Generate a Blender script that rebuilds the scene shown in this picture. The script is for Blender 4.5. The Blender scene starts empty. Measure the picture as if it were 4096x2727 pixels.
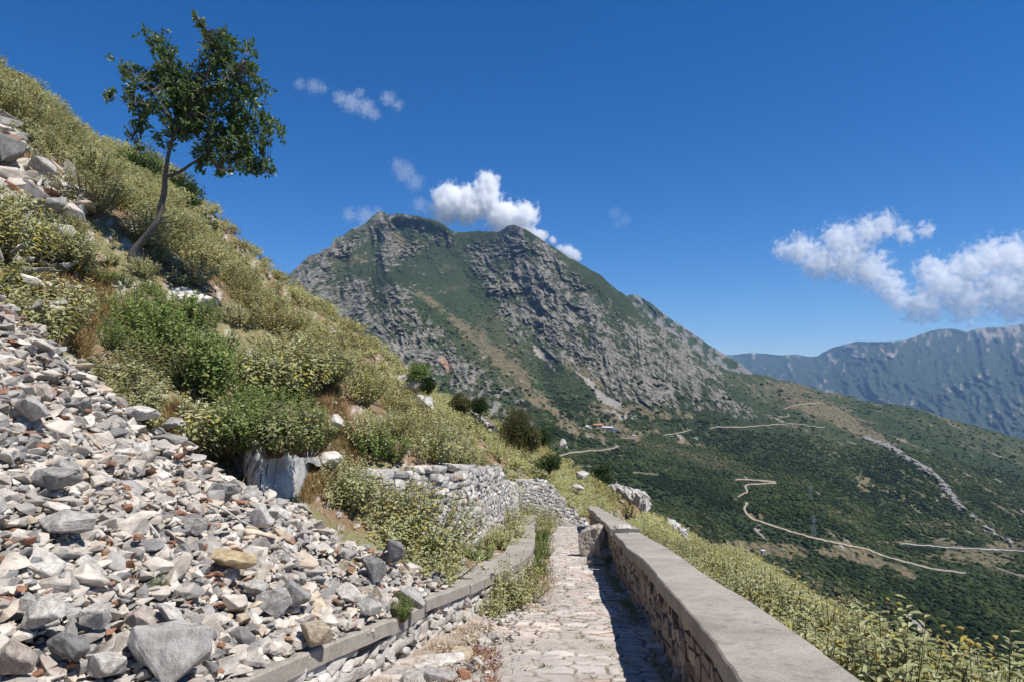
import bpy, bmesh, math, random
import numpy as np
from mathutils import Vector, Matrix
SC = bpy.context.scene
COL = SC.collection
rng = np.random.default_rng(11)
random.seed(5)
F, CX, HY = 692.0, 512.0, 380.0
SUN = np.array([0.44, -0.20, 0.875]); SUN /= np.linalg.norm(SUN)

# ------------------------------------------------------------------ helpers
def tag(o, label=None, cat=None, group=None, kind=None):
    if label: o['label'] = label
    if cat: o['category'] = cat
    if group: o['group'] = group
    if kind: o['kind'] = kind
    return o
def link(name, data, parent=None, loc=None):
    o = bpy.data.objects.new(name, data); COL.objects.link(o)
    if parent is not None: o.parent = parent
    if loc is not None: o.location = loc
    return o
def make_mesh(name, verts, faces, mat=None, smooth=False, fl=None, colr=None, matidx=None):
    """verts (N,3); faces: array (M,k) or list of arrays; fl: dict of float attrs; colr: (N,3) colour attribute"""
    me = bpy.data.meshes.new(name)
    verts = np.asarray(verts, dtype=np.float32)
    if isinstance(faces, np.ndarray): faces = [faces]
    faces = [np.asarray(f, dtype=np.int32) for f in faces if len(f)]
    me.vertices.add(len(verts)); me.vertices.foreach_set('co', verts.ravel())
    idx = np.concatenate([f.ravel() for f in faces])
    tot = np.concatenate([np.full(len(f), f.shape[1], dtype=np.int32) for f in faces])
    start = np.concatenate([[0], np.cumsum(tot)[:-1]]).astype(np.int32)
    me.loops.add(len(idx)); me.loops.foreach_set('vertex_index', idx)
    me.polygons.add(len(tot)); me.polygons.foreach_set('loop_start', start); me.polygons.foreach_set('loop_total', tot)
    me.polygons.foreach_set('use_smooth', np.full(len(tot), smooth))
    me.update(calc_edges=True)
    if fl:
        for k, v in fl.items():
            a = me.attributes.new(k, 'FLOAT', 'POINT'); a.data.foreach_set('value', np.asarray(v, dtype=np.float32))
    if colr is not None:
        a = me.attributes.new('col', 'FLOAT_COLOR', 'POINT')
        c = np.ones((len(verts), 4), dtype=np.float32); c[:, :3] = np.clip(colr, 0, 1); a.data.foreach_set('color', c.ravel())
    if mat: me.materials.append(mat)
    return me
def h3(i, j, k, s=0):
    i = i.astype(np.int64); j = j.astype(np.int64); k = k.astype(np.int64)
    n = (i*374761393 + j*668265263 + k*2147483647 + s*974634777) & 0xFFFFFFFF
    n = ((n ^ (n >> 13))*1274126177) & 0xFFFFFFFF
    n = ((n ^ (n >> 16))*2246822519) & 0xFFFFFFFF
    n = n ^ (n >> 15)
    return (n & 0xFFFFFF)/float(0x1000000)
def vn(p, s=0):
    f = np.floor(p); t = p-f; t = t*t*(3-2*t); f = f.astype(np.int64)
    r = 0
    for a in (0, 1):
        for b in (0, 1):
            for c in (0, 1):
                w = (t[..., 0] if a else 1-t[..., 0])*(t[..., 1] if b else 1-t[..., 1])*(t[..., 2] if c else 1-t[..., 2])
                r = r+w*h3(f[..., 0]+a, f[..., 1]+b, f[..., 2]+c, s)
    return r
def fbm(p, o=4, s=0, g=0.5, ridged=False):
    p = np.asarray(p, dtype=np.float64); a = 1; r = 0; t = 0
    for i in range(o):
        v = vn(p*(2.03**i)+17.3*i, s+i)
        if ridged: v = 1-np.abs(2*v-1)
        r = r+a*v; t += a; a *= g
    return r/t
def P3(x, y, z=0): 
    x = np.asarray(x, dtype=np.float64)
    return np.stack([x, np.asarray(y)+0*x, np.asarray(z)+0*x], axis=-1)
def worley(x, y, s=0, jit=0.9):
    """2D: F1, F2, cell id hash"""
    fx = np.floor(x); fy = np.floor(y)
    d1 = np.full(x.shape, 9.0); d2 = np.full(x.shape, 9.0); cid = np.zeros(x.shape)
    z0 = np.zeros(x.shape, dtype=np.int64)
    for a in (-1, 0, 1):
        for b in (-1, 0, 1):
            cx = fx+a; cy = fy+b
            px = cx+.5+jit*(h3(cx, cy, z0, s)-.5); py = cy+.5+jit*(h3(cx, cy, z0+1, s)-.5)
            d = np.hypot(px-x, py-y); ii = h3(cx, cy, z0+2, s)
            c = d < d1
            d2 = np.where(c, d1, np.minimum(d2, d)); d1 = np.where(c, d, d1); cid = np.where(c, ii, cid)
    return d1, d2, cid
def sst(a, b, x):
    t = np.clip((x-a)/(b-a), 0, 1); return t*t*(3-2*t)
def unp(px, py, y): return np.stack([(np.asarray(px)-CX)/F*y, np.asarray(y)+0*np.asarray(px), (HY-np.asarray(py))/F*y], -1)
def grid_faces(nr, nc):
    i = np.arange(nr-1)[:, None]*nc+np.arange(nc-1)[None, :]
    return np.stack([i, i+1, i+nc+1, i+nc], -1).reshape(-1, 4)
def inpoly(px, py, poly):
    r = np.zeros(px.shape, bool); n = len(poly)
    for i in range(n):
        x1, y1 = poly[i]; x2, y2 = poly[(i+1) % n]
        if y1 == y2: continue
        c = ((y1 > py) != (y2 > py)) & (px < (x2-x1)*(py-y1)/(y2-y1)+x1)
        r ^= c
    return r
def rotmats(n, tilt=None, rg=rng):
    """random rotation matrices (n,3,3): yaw random, tilt limited if given"""
    if tilt is None:
        q = rg.normal(size=(n, 4)); q /= np.linalg.norm(q, axis=1)[:, None]
        w, x, y, z = q.T
    else:
        a = rg.uniform(0, 2*np.pi, n); t = rg.normal(size=n)*tilt; ax = rg.uniform(0, 2*np.pi, n)
        # yaw * tilt about horizontal axis
        w1, z1 = np.cos(a/2), np.sin(a/2); w2, x2, y2 = np.cos(t/2), np.sin(t/2)*np.cos(ax), np.sin(t/2)*np.sin(ax)
        w = w2*w1; z = w2*z1; x = x2*w1+y2*z1; y = y2*w1-x2*z1
    return np.stack([np.stack([1-2*(y*y+z*z), 2*(x*y-z*w), 2*(x*z+y*w)], -1),
                     np.stack([2*(x*y+z*w), 1-2*(x*x+z*z), 2*(y*z-x*w)], -1),
                     np.stack([2*(x*z-y*w), 2*(y*z+x*w), 1-2*(x*x+y*y)], -1)], 1)
def bake(protos, pid, R, S, T, extra=None):
    """instances of protos (list of (V,Fc)) baked: returns verts, [faces], per-vertex instance index"""
    V = []; Fs = {}; I = []; off = 0
    for k, (v, f) in enumerate(protos):
        m = np.nonzero(pid == k)[0]
        if not len(m): continue
        sv = v[None]*S[m][:, None, :]
        w = np.einsum('nij,nvj->nvi', R[m], sv)+T[m][:, None, :]
        V.append(w.reshape(-1, 3)); I.append(np.repeat(m, len(v)))
        for ff in (f if isinstance(f, list) else [f]):
            g = ff[None]+(np.arange(len(m))*len(v))[:, None, None]+off
            Fs.setdefault(ff.shape[1], []).append(g.reshape(-1, ff.shape[1]))
        off += len(m)*len(v)
    return np.concatenate(V), [np.concatenate(x) for x in Fs.values()], np.concatenate(I)

# ------------------------------------------------------------------ materials
def new_mat(name):
    m = bpy.data.materials.new(name); m.use_nodes = True
    nt = m.node_tree; b = nt.nodes['Principled BSDF']; return m, nt, b
def N(nt, t, **kw):
    n = nt.nodes.new(t)
    for k, v in kw.items(): setattr(n, k, v)
    return n
def ramp(nt, stops, interp='LINEAR'):
    r = N(nt, 'ShaderNodeValToRGB'); e = r.color_ramp; e.interpolation = interp
    while len(e.elements) > 1: e.elements.remove(e.elements[-1])
    e.elements[0].position = stops[0][0]; e.elements[0].color = (*stops[0][1], 1)
    for p, c in stops[1:]:
        q = e.elements.new(p); q.color = (*c, 1)
    return r
def noise(nt, vec, scale, detail=4, rough=.6, dist=0):
    n = N(nt, 'ShaderNodeTexNoise'); n.inputs['Scale'].default_value = scale
    n.inputs['Detail'].default_value = detail; n.inputs['Roughness'].default_value = rough
    n.inputs['Distortion'].default_value = dist
    if vec is not None: nt.links.new(vec, n.inputs['Vector'])
    return n
def bump(nt, h, strength, dist, b, prev=None):
    n = N(nt, 'ShaderNodeBump'); n.inputs['Strength'].default_value = strength; n.inputs['Distance'].default_value = dist
    nt.links.new(h, n.inputs['Height'])
    if prev: nt.links.new(prev, n.inputs['Normal'])
    nt.links.new(n.outputs[0], b.inputs['Normal']); return n.outputs[0]
def mixc(nt, fac, a, b, mode='MIX'):
    n = N(nt, 'ShaderNodeMix', data_type='RGBA', blend_type=mode)
    if isinstance(fac, (int, float)): n.inputs[0].default_value = fac
    else: nt.links.new(fac, n.inputs[0])
    for s, k in ((a, 6), (b, 7)):
        if isinstance(s, tuple): n.inputs[k].default_value = (*s, 1)
        else: nt.links.new(s, n.inputs[k])
    return n.outputs[2]
def attr(nt, name): return N(nt, 'ShaderNodeAttribute', attribute_name=name)
def leaf_mat(name, stops, transl=0.25, rough=.55, spec=.3, tc=1.0):
    """stops over the per-leaf attribute 'var'; each leaf lets some light through"""
    m, nt, b = new_mat(name)
    a = attr(nt, 'var'); r = ramp(nt, stops); nt.links.new(a.outputs['Fac'], r.inputs[0])
    oi = N(nt, 'ShaderNodeObjectInfo'); hsv = N(nt, 'ShaderNodeHueSaturation')
    mr = N(nt, 'ShaderNodeMapRange'); mr.inputs[3].default_value = .85; mr.inputs[4].default_value = 1.15
    nt.links.new(oi.outputs['Random'], mr.inputs[0]); nt.links.new(mr.outputs[0], hsv.inputs['Value']); nt.links.new(r.outputs[0], hsv.inputs['Color'])
    nt.links.new(hsv.outputs[0], b.inputs['Base Color'])
    b.inputs['Roughness'].default_value = rough; b.inputs['Specular IOR Level'].default_value = spec
    t = N(nt, 'ShaderNodeBsdfTranslucent'); nt.links.new(hsv.outputs[0], t.inputs[0])
    mx = N(nt, 'ShaderNodeMixShader'); mx.inputs[0].default_value = transl
    nt.links.new(b.outputs[0], mx.inputs[1]); nt.links.new(t.outputs[0], mx.inputs[2])
    nt.links.new(mx.outputs[0], nt.nodes['Material Output'].inputs[0]); return m
def stone_mat(name, stops, use_attr=True, lichen=.4, bumpd=.012, scale=9):
    """limestone: tone by 'var' attribute (merged stones) or object random; weather stains and pits"""
    m, nt, b = new_mat(name)
    tc = N(nt, 'ShaderNodeTexCoord')
    if use_attr: a = attr(nt, 'var').outputs['Fac']
    else: a = N(nt, 'ShaderNodeObjectInfo').outputs['Random']
    r = ramp(nt, stops); nt.links.new(a, r.inputs[0])
    n1 = noise(nt, tc.outputs['Object'], scale*.6, 5, .65); n2 = noise(nt, tc.outputs['Object'], scale*6, 5, .7)
    st = ramp(nt, [(.35, (.62, .58, .54)), (.62, (1.12, 1.1, 1.06))]); nt.links.new(n1.outputs[0], st.inputs[0])
    c = mixc(nt, 1.0, r.outputs[0], st.outputs[0], 'MULTIPLY')
    st2 = ramp(nt, [(.3, (.72, .72, .72)), (.6, (1.06, 1.06, 1.06))]); nt.links.new(n2.outputs[0], st2.inputs[0])
    c = mixc(nt, lichen, c, mixc(nt, 1.0, c, st2.outputs[0], 'MULTIPLY'))
    nt.links.new(c, b.inputs['Base Color']); b.inputs['Roughness'].default_value = .88; b.inputs['Specular IOR Level'].default_value = .25
    p = bump(nt, n1.outputs[0], .8, bumpd*2.2, b); bump(nt, n2.outputs[0], .7, bumpd*.5, b, p)
    return m
GREY = [(0, (.24, .245, .26)), (.18, (.38, .375, .37)), (.45, (.52, .49, .46)), (.7, (.62, .58, .53)), (.9, (.72, .69, .65)), (.95, (.55, .46, .36)), (1, (.58, .51, .41))]
M_STONE_A = stone_mat('rubble_stone_mix', [(p, (.84*c[0], .815*c[1], .775*c[2])) for p, c in GREY])
def mono(c, k=.10): return [(0, tuple(x*(1-k) for x in c)), (1, tuple(x*(1+k) for x in c))]
M_ST = {'white': stone_mat('white_limestone', mono((.53, .505, .465)), False), 'pale grey': stone_mat('pale_grey_limestone', mono((.385, .37, .345)), False),
        'grey': stone_mat('grey_limestone', mono((.33, .32, .305)), False), 'dark grey': stone_mat('dark_limestone', mono((.21, .207, .205)), False),
        'pinkish': stone_mat('pinkish_limestone', mono((.39, .335, .295)), False), 'tan': stone_mat('tan_limestone', mono((.42, .36, .27)), False),
        'yellow': stone_mat('yellow_limestone', mono((.50, .40, .25)), False), 'orange': stone_mat('fired_clay', mono((.27, .145, .09), .25), False, .3, .006)}
M_CLAY_A = stone_mat('fired_clay_bits', mono((.27, .145, .09), .25), True, .3, .006)
M_WALLSTONE = stone_mat('wall_limestone', [(0, (.26, .255, .25)), (.3, (.39, .375, .355)), (.6, (.50, .48, .45)), (.9, (.58, .56, .52)), (1, (.46, .37, .30))], True, .6, .012, 8)
M_FACING = stone_mat('parapet_stone', [(0, (.22, .175, .14)), (.35, (.33, .26, .21)), (.7, (.42, .345, .275)), (1, (.34, .29, .245))], True, .6, .010, 8)
def concrete():
    m, nt, b = new_mat('rough_concrete'); tc = N(nt, 'ShaderNodeTexCoord')
    n1 = noise(nt, tc.outputs['Object'], 1.3, 6, .6, .4); n2 = noise(nt, tc.outputs['Object'], 60, 4, .7); n3 = noise(nt, tc.outputs['Object'], 9, 5, .65)
    r = ramp(nt, [(.28, (.21, .185, .15)), (.42, (.29, .258, .215)), (.58, (.34, .303, .255)), (.75, (.375, .34, .29))]); nt.links.new(n1.outputs[0], r.inputs[0])
    r2 = ramp(nt, [(.35, (.78, .78, .78)), (.65, (1.12, 1.12, 1.12))]); nt.links.new(n2.outputs[0], r2.inputs[0])
    r3 = ramp(nt, [(.36, (.80, .80, .78)), (.5, (1, 1, 1))]); nt.links.new(n3.outputs[0], r3.inputs[0])
    # fine hairline cracks / trowel lines and white specks
    v = N(nt, 'ShaderNodeTexVoronoi', feature='F1'); v.inputs['Scale'].default_value = 45; nt.links.new(tc.outputs['Object'], v.inputs['Vector'])
    sp = ramp(nt, [(.05, (1.9, 1.9, 1.9)), (.075, (1, 1, 1))]); nt.links.new(v.outputs['Distance'], sp.inputs[0])
    c = mixc(nt, 1., r.outputs[0], r2.outputs[0], 'MULTIPLY'); c = mixc(nt, 1., c, r3.outputs[0], 'MULTIPLY'); c = mixc(nt, .5, c, mixc(nt, 1., c, sp.outputs[0], 'MULTIPLY'))
    nt.links.new(c, b.inputs['Base Color']); b.inputs['Roughness'].default_value = .9; b.inputs['Specular IOR Level'].default_value = .25
    p = bump(nt, n3.outputs[0], .5, .006, b); bump(nt, n2.outputs[0], .6, .003, b, p); return m
M_CONC = concrete()
def col_mat(name, bs=(0.5, .02), rough=.95, b2=None, var=.25):
    """albedo carried by the 'col' attribute, broken up by fine noise"""
    m, nt, b = new_mat(name); tc = N(nt, 'ShaderNodeTexCoord'); a = attr(nt, 'col')
    n1 = noise(nt, tc.outputs['Object'], bs[0], 6, .7)
    r = ramp(nt, [(.3, (1-var,)*3), (.7, (1+var,)*3)]); nt.links.new(n1.outputs[0], r.inputs[0])
    c = mixc(nt, 1., a.outputs['Color'], r.outputs[0], 'MULTIPLY'); nt.links.new(c, b.inputs['Base Color'])
    b.inputs['Roughness'].default_value = rough; b.inputs['Specular IOR Level'].default_value = .15
    p = bump(nt, n1.outputs[0], 1., bs[1], b)
    if b2:
        n2 = noise(nt, tc.outputs['Object'], b2[0], 5, .7); bump(nt, n2.outputs[0], 1., b2[1], b, p)
    return m
def flat_mat(name, c, rough=.7, bs=None):
    m, nt, b = new_mat(name); tc = N(nt, 'ShaderNodeTexCoord'); n1 = noise(nt, tc.outputs['Object'], bs or 20, 4, .6)
    r = ramp(nt, [(.3, tuple(x*.75 for x in c)), (.7, tuple(min(1, x*1.2) for x in c))]); nt.links.new(n1.outputs[0], r.inputs[0]); nt.links.new(r.outputs[0], b.inputs['Base Color'])
    b.inputs['Roughness'].default_value = rough; bump(nt, n1.outputs[0], .5, .01, b); return m
M_BARK = flat_mat('grey_bark', (.115, .10, .085), .95, 18)
M_TWIG = flat_mat('brown_twig', (.13, .09, .06), .9, 40)
M_DEAD = flat_mat('bleached_wood', (.40, .38, .35), .85, 15)
M_SAGE = leaf_mat('sage_leaf', [(0, (.14, .155, .055)), (.25, (.29, .30, .12)), (.55, (.43, .435, .215)), (.78, (.54, .53, .32)), (.84, (.50, .45, .11)), (.95, (.52, .43, .08)), (1, (.36, .26, .08))], .36, .7, .2)
M_SAGEDRY = leaf_mat('dry_sage_leaf', [(0, (.13, .125, .05)), (.3, (.27, .25, .10)), (.6, (.40, .375, .17)), (.8, (.48, .44, .22)), (.9, (.38, .27, .05)), (1, (.26, .15, .05))], .25, .8, .15)
M_GREEN = leaf_mat('fresh_green_leaf', [(0, (.08, .12, .028)), (.4, (.17, .24, .06)), (.75, (.27, .34, .10)), (.92, (.34, .38, .15)), (1, (.46, .40, .08))], .4, .5, .3)
M_OAK = leaf_mat('tree_leaf', [(0, (.045, .085, .024)), (.5, (.10, .16, .046)), (.85, (.18, .25, .09)), (.96, (.26, .30, .14)), (1, (.18, .09, .03))], .4, .38, .55)
M_DARKLEAF = leaf_mat('dark_shrub_leaf', [(0, (.02, .045, .012)), (.5, (.045, .085, .02)), (1, (.09, .13, .035))], .25, .5, .3)
M_OLIVE = leaf_mat('olive_brown_leaf', [(0, (.05, .055, .02)), (.5, (.10, .10, .04)), (.85, (.16, .14, .06)), (1, (.22, .13, .04))], .25, .6, .2)
M_HEAD = flat_mat('ochre_seed_head', (.27, .20, .05), .9, 60)
M_HEADK = flat_mat('dark_seed_head', (.07, .05, .035), .9, 60)
M_GRASS = leaf_mat('dry_grass_blade', [(0, (.16, .08, .035)), (.35, (.30, .17, .08)), (.7, (.42, .31, .15)), (1, (.25, .24, .08))], .3, .8, .1)
M_WEED = leaf_mat('green_weed_blade', [(0, (.07, .10, .025)), (.6, (.15, .18, .05)), (1, (.28, .25, .10))], .3, .6, .2)
M_RED = leaf_mat('rusty_weed', [(0, (.16, .05, .02)), (.5, (.30, .11, .045)), (1, (.36, .20, .09))], .3, .8, .1)
M_OLIVEL = leaf_mat('light_olive_leaf', [(0, (.08, .085, .03)), (.5, (.16, .16, .06)), (.85, (.24, .22, .10)), (1, (.28, .18, .07))], .35, .6, .2)
# ------------------------------------------------------------------ near ground profile (camera at the origin, 1.65 m above the path)
YC = np.array([-6, 0, 2, 4.32, 5.4, 6.16, 6.9, 7.64, 8.19, 9.22, 10.3, 11.6, 13.9, 18.4, 24.7, 28.6, 40, 60, 90, 160.])
XC = np.array([-4.3, -2.7, -2.15, -1.48, -1.147, -.935, -.81, -.56, -.426, -.147, .13, .32, .44, .61, .80, 1.2, 4.5, 11, 20, 40.])
def xc(y): return np.interp(y, YC, XC)
YI = np.array([-6, 0, 3.14, 3.99, 4.71, 5.4, 5.98, 6.76, 7.96, 8.5, 9.86, 12.2, 14.1, 18.2, 25.8, 28, 40, 60, 90, 160.])
XI = np.array([.75, .9, 1.05, 1.17, 1.24, 1.30, 1.35, 1.43, 1.54, 1.59, 1.66, 1.84, 2.0, 2.31, 2.87, 3.1, 6.9, 13.4, 22.4, 42.4])
def xi(y): return np.interp(y, YI, XI)
XO = np.array([1.30, 1.45, 1.60, 1.70, 1.78, 1.85, 1.89, 1.95, 2.07, 2.12, 2.2, 2.36, 2.48, 2.72, 3.22, 3.45, 7.3, 13.8, 22.8, 43])
def xo(y): return np.interp(y, YI, XO)
def zp(y): return np.where(y < 27, -1.65-.15*y, -1.65-.15*27-.235*(np.minimum(y, 34)-27)-.19*(np.maximum(y, 34)-34))
# upper dry-stone wall: foot line (x,y) and height
YR = np.array([9.6, 10.5, 12, 15, 18.9, 24, 28, 31, 34]); XR = np.array([-3.0, -2.08, -1.0, -.70, -.36, 0.02, .26, .5, .95])
def xr(y): return np.interp(y, YR, XR, left=-3.0)
ET = np.array([-.95, -.734, -.678, -.645, -.606, -.488, -.464, -.438, -.389, -.325, -.263, -.205, -.143, -.074, .045, .084, .127, .165, .2, .24, .266, .30])
EE = np.array([.60, .455, .421, .386, .348, .279, .241, .223, .185, .140, .100, .059, .003, -.035, -.098, -.124, -.149, -.170, -.186, -.212, -.230, -.25])
YCR = (np.array([-.95, -.7, -.45, -.2, 0, .13, .3]), np.array([30, 32, 36, 44, 54, 62, 66]))
def ground0(x, y):
    x = np.asarray(x, dtype=float); y = np.asarray(y, dtype=float)
    zc = zp(y)+.42
    c = xc(y)
    d = np.maximum(c-.45-x, 0)
    gA = .62*np.minimum(d, 2)+.80*np.maximum(d-2, 0)
    dr = np.maximum(xr(y)-x, 0)
    hw = 1.32-.02*(y-12)
    stepw = np.interp(y, [28, 30, 34, 60], [1, 1, 1, 0.6])
    gB = np.where(x < xr(y), hw*stepw+.80*dr, 0)
    # past the end of the upper wall the slope runs straight up from the path
    far = sst(34, 40, y); gF = 1.3*sst(0, .8, c-.4-x)+.80*np.maximum(c-.6-x, 0)
    gB = gB*(1-far)+gF*far
    w = sst(9.9, 10.7, y)
    left = zc+gA*(1-w)+gB*w
    dR = np.maximum(x-xo(y)-.1, 0)
    right = zp(y)-.12-.10*np.minimum(dR, 1.6)-.62*np.maximum(dR-1.6, 0)-.012*np.maximum(dR-3, 0)**2*0
    m = sst(.06, .22, c-x); z = zp(y)*(1-m)+left*m
    m2 = sst(0.0, .2, x-xo(y)+.25); z = np.where(x > (xi(y)+xo(y))/2, zp(y)*(1-m2)+right*m2, z)
    return z
def ground(x, y, detail=True):
    x = np.asarray(x, dtype=float); y = np.asarray(y, dtype=float)
    z = ground0(x, y)
    ys = np.maximum(y, .5); t = x/ys
    yc = np.interp(t, *YCR); ec = np.interp(t, ET, EE)
    ec = np.where(t < ET[0], EE[0]+(ET[0]-t)*.6, ec)
    corr = ec*yc-ground0(t*yc, yc)-.42-.45*sst(.25, .6, -t)
    z = z+corr*sst(11, yc, y)*(1-sst(.27, .36, t))*sst(.5, 3, y)*sst(-1.3,-1.1,t)
    z = z-.55*np.maximum(y-yc, 0)*sst(0, 12, y-yc)
    if detail:
        off = (x < xc(y)-.5) | (x > xo(y)+.3)
        n = fbm(P3(x*.35, y*.35), 4, 3)-.5; n2 = fbm(P3(x*2.2, y*2.2), 3, 5)-.5
        z = z+np.where(off, .5*n*sst(.3, 2.0, np.where(x < 0, xc(y)-x, x-xo(y)))+.10*n2, 0)
    return z
def proj(x, y, z): return CX+F*x/y, HY-F*z/y

# hillside sheet
def build_hillside():
    s = np.linspace(0, 1, 330); y = -3+3.0*(np.exp(s*3.95)-1)
    tl = np.concatenate([np.linspace(-3.0, -1.0, 60, endpoint=False), np.linspace(-1.0, 0.5, 420, endpoint=False), np.linspace(.5, 2.6, 90)])
    Y, T = np.meshgrid(y, tl, indexing='ij')
    X = T*(np.maximum(Y, -2.9)+3.6)*np.where(T < -1, 1, 1)
    # gather columns near the wall lines by sampling x directly: widen near camera
    Z = ground(X, Y)
    Z = np.where((X > xc(Y)-.05) & (X < xo(Y)-.1), Z-.03, Z)
    p = np.stack([X, Y, Z], -1).reshape(-1, 3)
    n = fbm(P3(X*1.3, Y*1.3), 4, 21); n2 = fbm(P3(X*6, Y*6), 4, 22); n3 = fbm(P3(X*20, Y*20), 3, 23)
    soil = np.array([.20, .13, .08]); dry = np.array([.20, .18, .09]); peb = np.array([.42, .38, .33])
    a = sst(.42, .6, n)[..., None]; c = soil*(1-a)+dry*a
    b = sst(.60, .66, n3*.75+n2*.25)[..., None]; c = c*(1-b)+peb*b
    m = make_mesh('hillside', p, grid_faces(*X.shape), col_mat('hill_soil', (14, .02), b2=(60, .01)), True, colr=c.reshape(-1, 3))
    tag(link('hillside', m), kind='structure')
build_hillside()

# path of worn flat stones
def build_path():
    s = np.linspace(0, 1, 900); y = -1+2.2*(np.exp(s*2.72)-1)   # to about 31 m
    u = np.linspace(0, 1, 190)
    Y, U = np.meshgrid(y, u, indexing='ij')
    A = xc(Y)-.10; B = xi(Y)+.12
    X = A+(B-A)*U
    wx = X+.10*(vn(P3(X*3, Y*3), 40)-.5)+.05*(vn(P3(X*9, Y*9), 44)-.5); wy = Y+.10*(vn(P3(X*3, Y*3), 41)-.5)+.04*(vn(P3(X*9, Y*9), 45)-.5)
    d1, d2, cid = worley(wx*3.7, wy*5.8, 7, .95)
    e = d2-d1
    top = sst(.015, .11, e)
    tilt = (cid-.5)*.018+(d1*.0)
    rough = fbm(P3(X*9, Y*16), 4, 42)-.5
    und = fbm(P3(X*.8, Y*.8), 3, 43)-.5
    far = sst(13, 22, Y)*.6
    Z = zp(Y)+.012+top*.012*(1-far*.5)+tilt*.9*(1-far)+rough*.005+und*.05
    # debris slope beside the left wall foot
    Z = Z+.07*(1-sst(.0, .28, U))*(.5+fbm(P3(X*4, Y*4), 3, 50))
    h2 = h3(np.floor(cid*9999), np.floor(cid*777), np.zeros_like(cid))
    base = np.stack([.41+.14*(cid-.5)+.01*h2, .37+.135*(cid-.5), .333+.125*(cid-.5)-.01*h2], -1)
    pink = sst(.6, .95, h2)[..., None]; base = base*(1-pink)+base*np.array([1.03, .94, .89])*pink; wh = sst(.80, .95, cid)[..., None]; base = base*(1+.16*wh)
    base = base*(.82+.36*fbm(P3(X*14, Y*14), 4, 51))[..., None]
    gap = np.array([.16, .12, .08])+.10*(fbm(P3(X*30, Y*30), 2, 52)-.5)[..., None]
    sand = np.array([.33, .295, .255])
    g = (1-sst(.05, .13, e))[..., None]
    c = base*(1-g)+gap*g
    dirt = sst(.60, .76, fbm(P3(X*1.6, Y*1.0), 4, 53)+.25*(1-sst(0, .35, U))+.10*(1-sst(0, .2, 1-U))+.12*far)[..., None]*.75
    sc = sand*(1-(.5*(1-sst(0, .3, U)))[..., None])+np.array([.26, .18, .11])*(.5*(1-sst(0, .3, U)))[..., None]
    c = c*(1-dirt)+sc*dirt; 
    m = make_mesh('path', np.stack([X, Y, Z], -1).reshape(-1, 3), grid_faces(*X.shape), col_mat('path_stone', (40, .005), b2=(120, .002), var=.10), True, colr=c.reshape(-1, 3))
    tag(link('path', m), kind='structure')
build_path()

# ------------------------------------------------------------------ walls
def box_proto(n=3, round_=.22, seed=0):
    """rounded, slightly irregular block in [-.5,.5]^3, quads"""
    bm = bmesh.new(); bmesh.ops.create_cube(bm, size=1); bmesh.ops.subdivide_edges(bm, edges=bm.edges[:], cuts=n-1, use_grid_fill=True)
    r = random.Random(seed)
    sh = [r.uniform(-.16, .16) for _ in range(8)]; o = Vector((r.uniform(0, 99), r.uniform(0, 99), 0))
    V = []
    for v in bm.verts:
        c = v.co.copy(); L = c.length; s = c.normalized()*.62
        c = c.lerp(s, round_)
        c.x += sh[0]*c.y+sh[1]*c.z; c.z += sh[2]*c.x*c.y*2+sh[3]*c.x; c.y += sh[4]*c.z
        c *= 1+r.uniform(-.045, .045)
        v.co = c
    bm.verts.ensure_lookup_table()
    V = np.array([v.co[:] for v in bm.verts]); Q = np.array([[v.index for v in f.verts] for f in bm.faces])
    bm.free(); return V, Q
BLOCKS = [box_proto(3, .35, i) for i in range(10)]
FLATB = [box_proto(3, .18, 40+i) for i in range(8)]
def resample(pts, step):
    pts = np.array(pts, float); d = np.r_[0, np.cumsum(np.linalg.norm(np.diff(pts, axis=0), axis=1))]
    n = max(2, int(d[-1]/step)+1); s = np.linspace(0, d[-1], n)
    return np.stack([np.interp(s, d, pts[:, k]) for k in range(pts.shape[1])], 1), s
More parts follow.
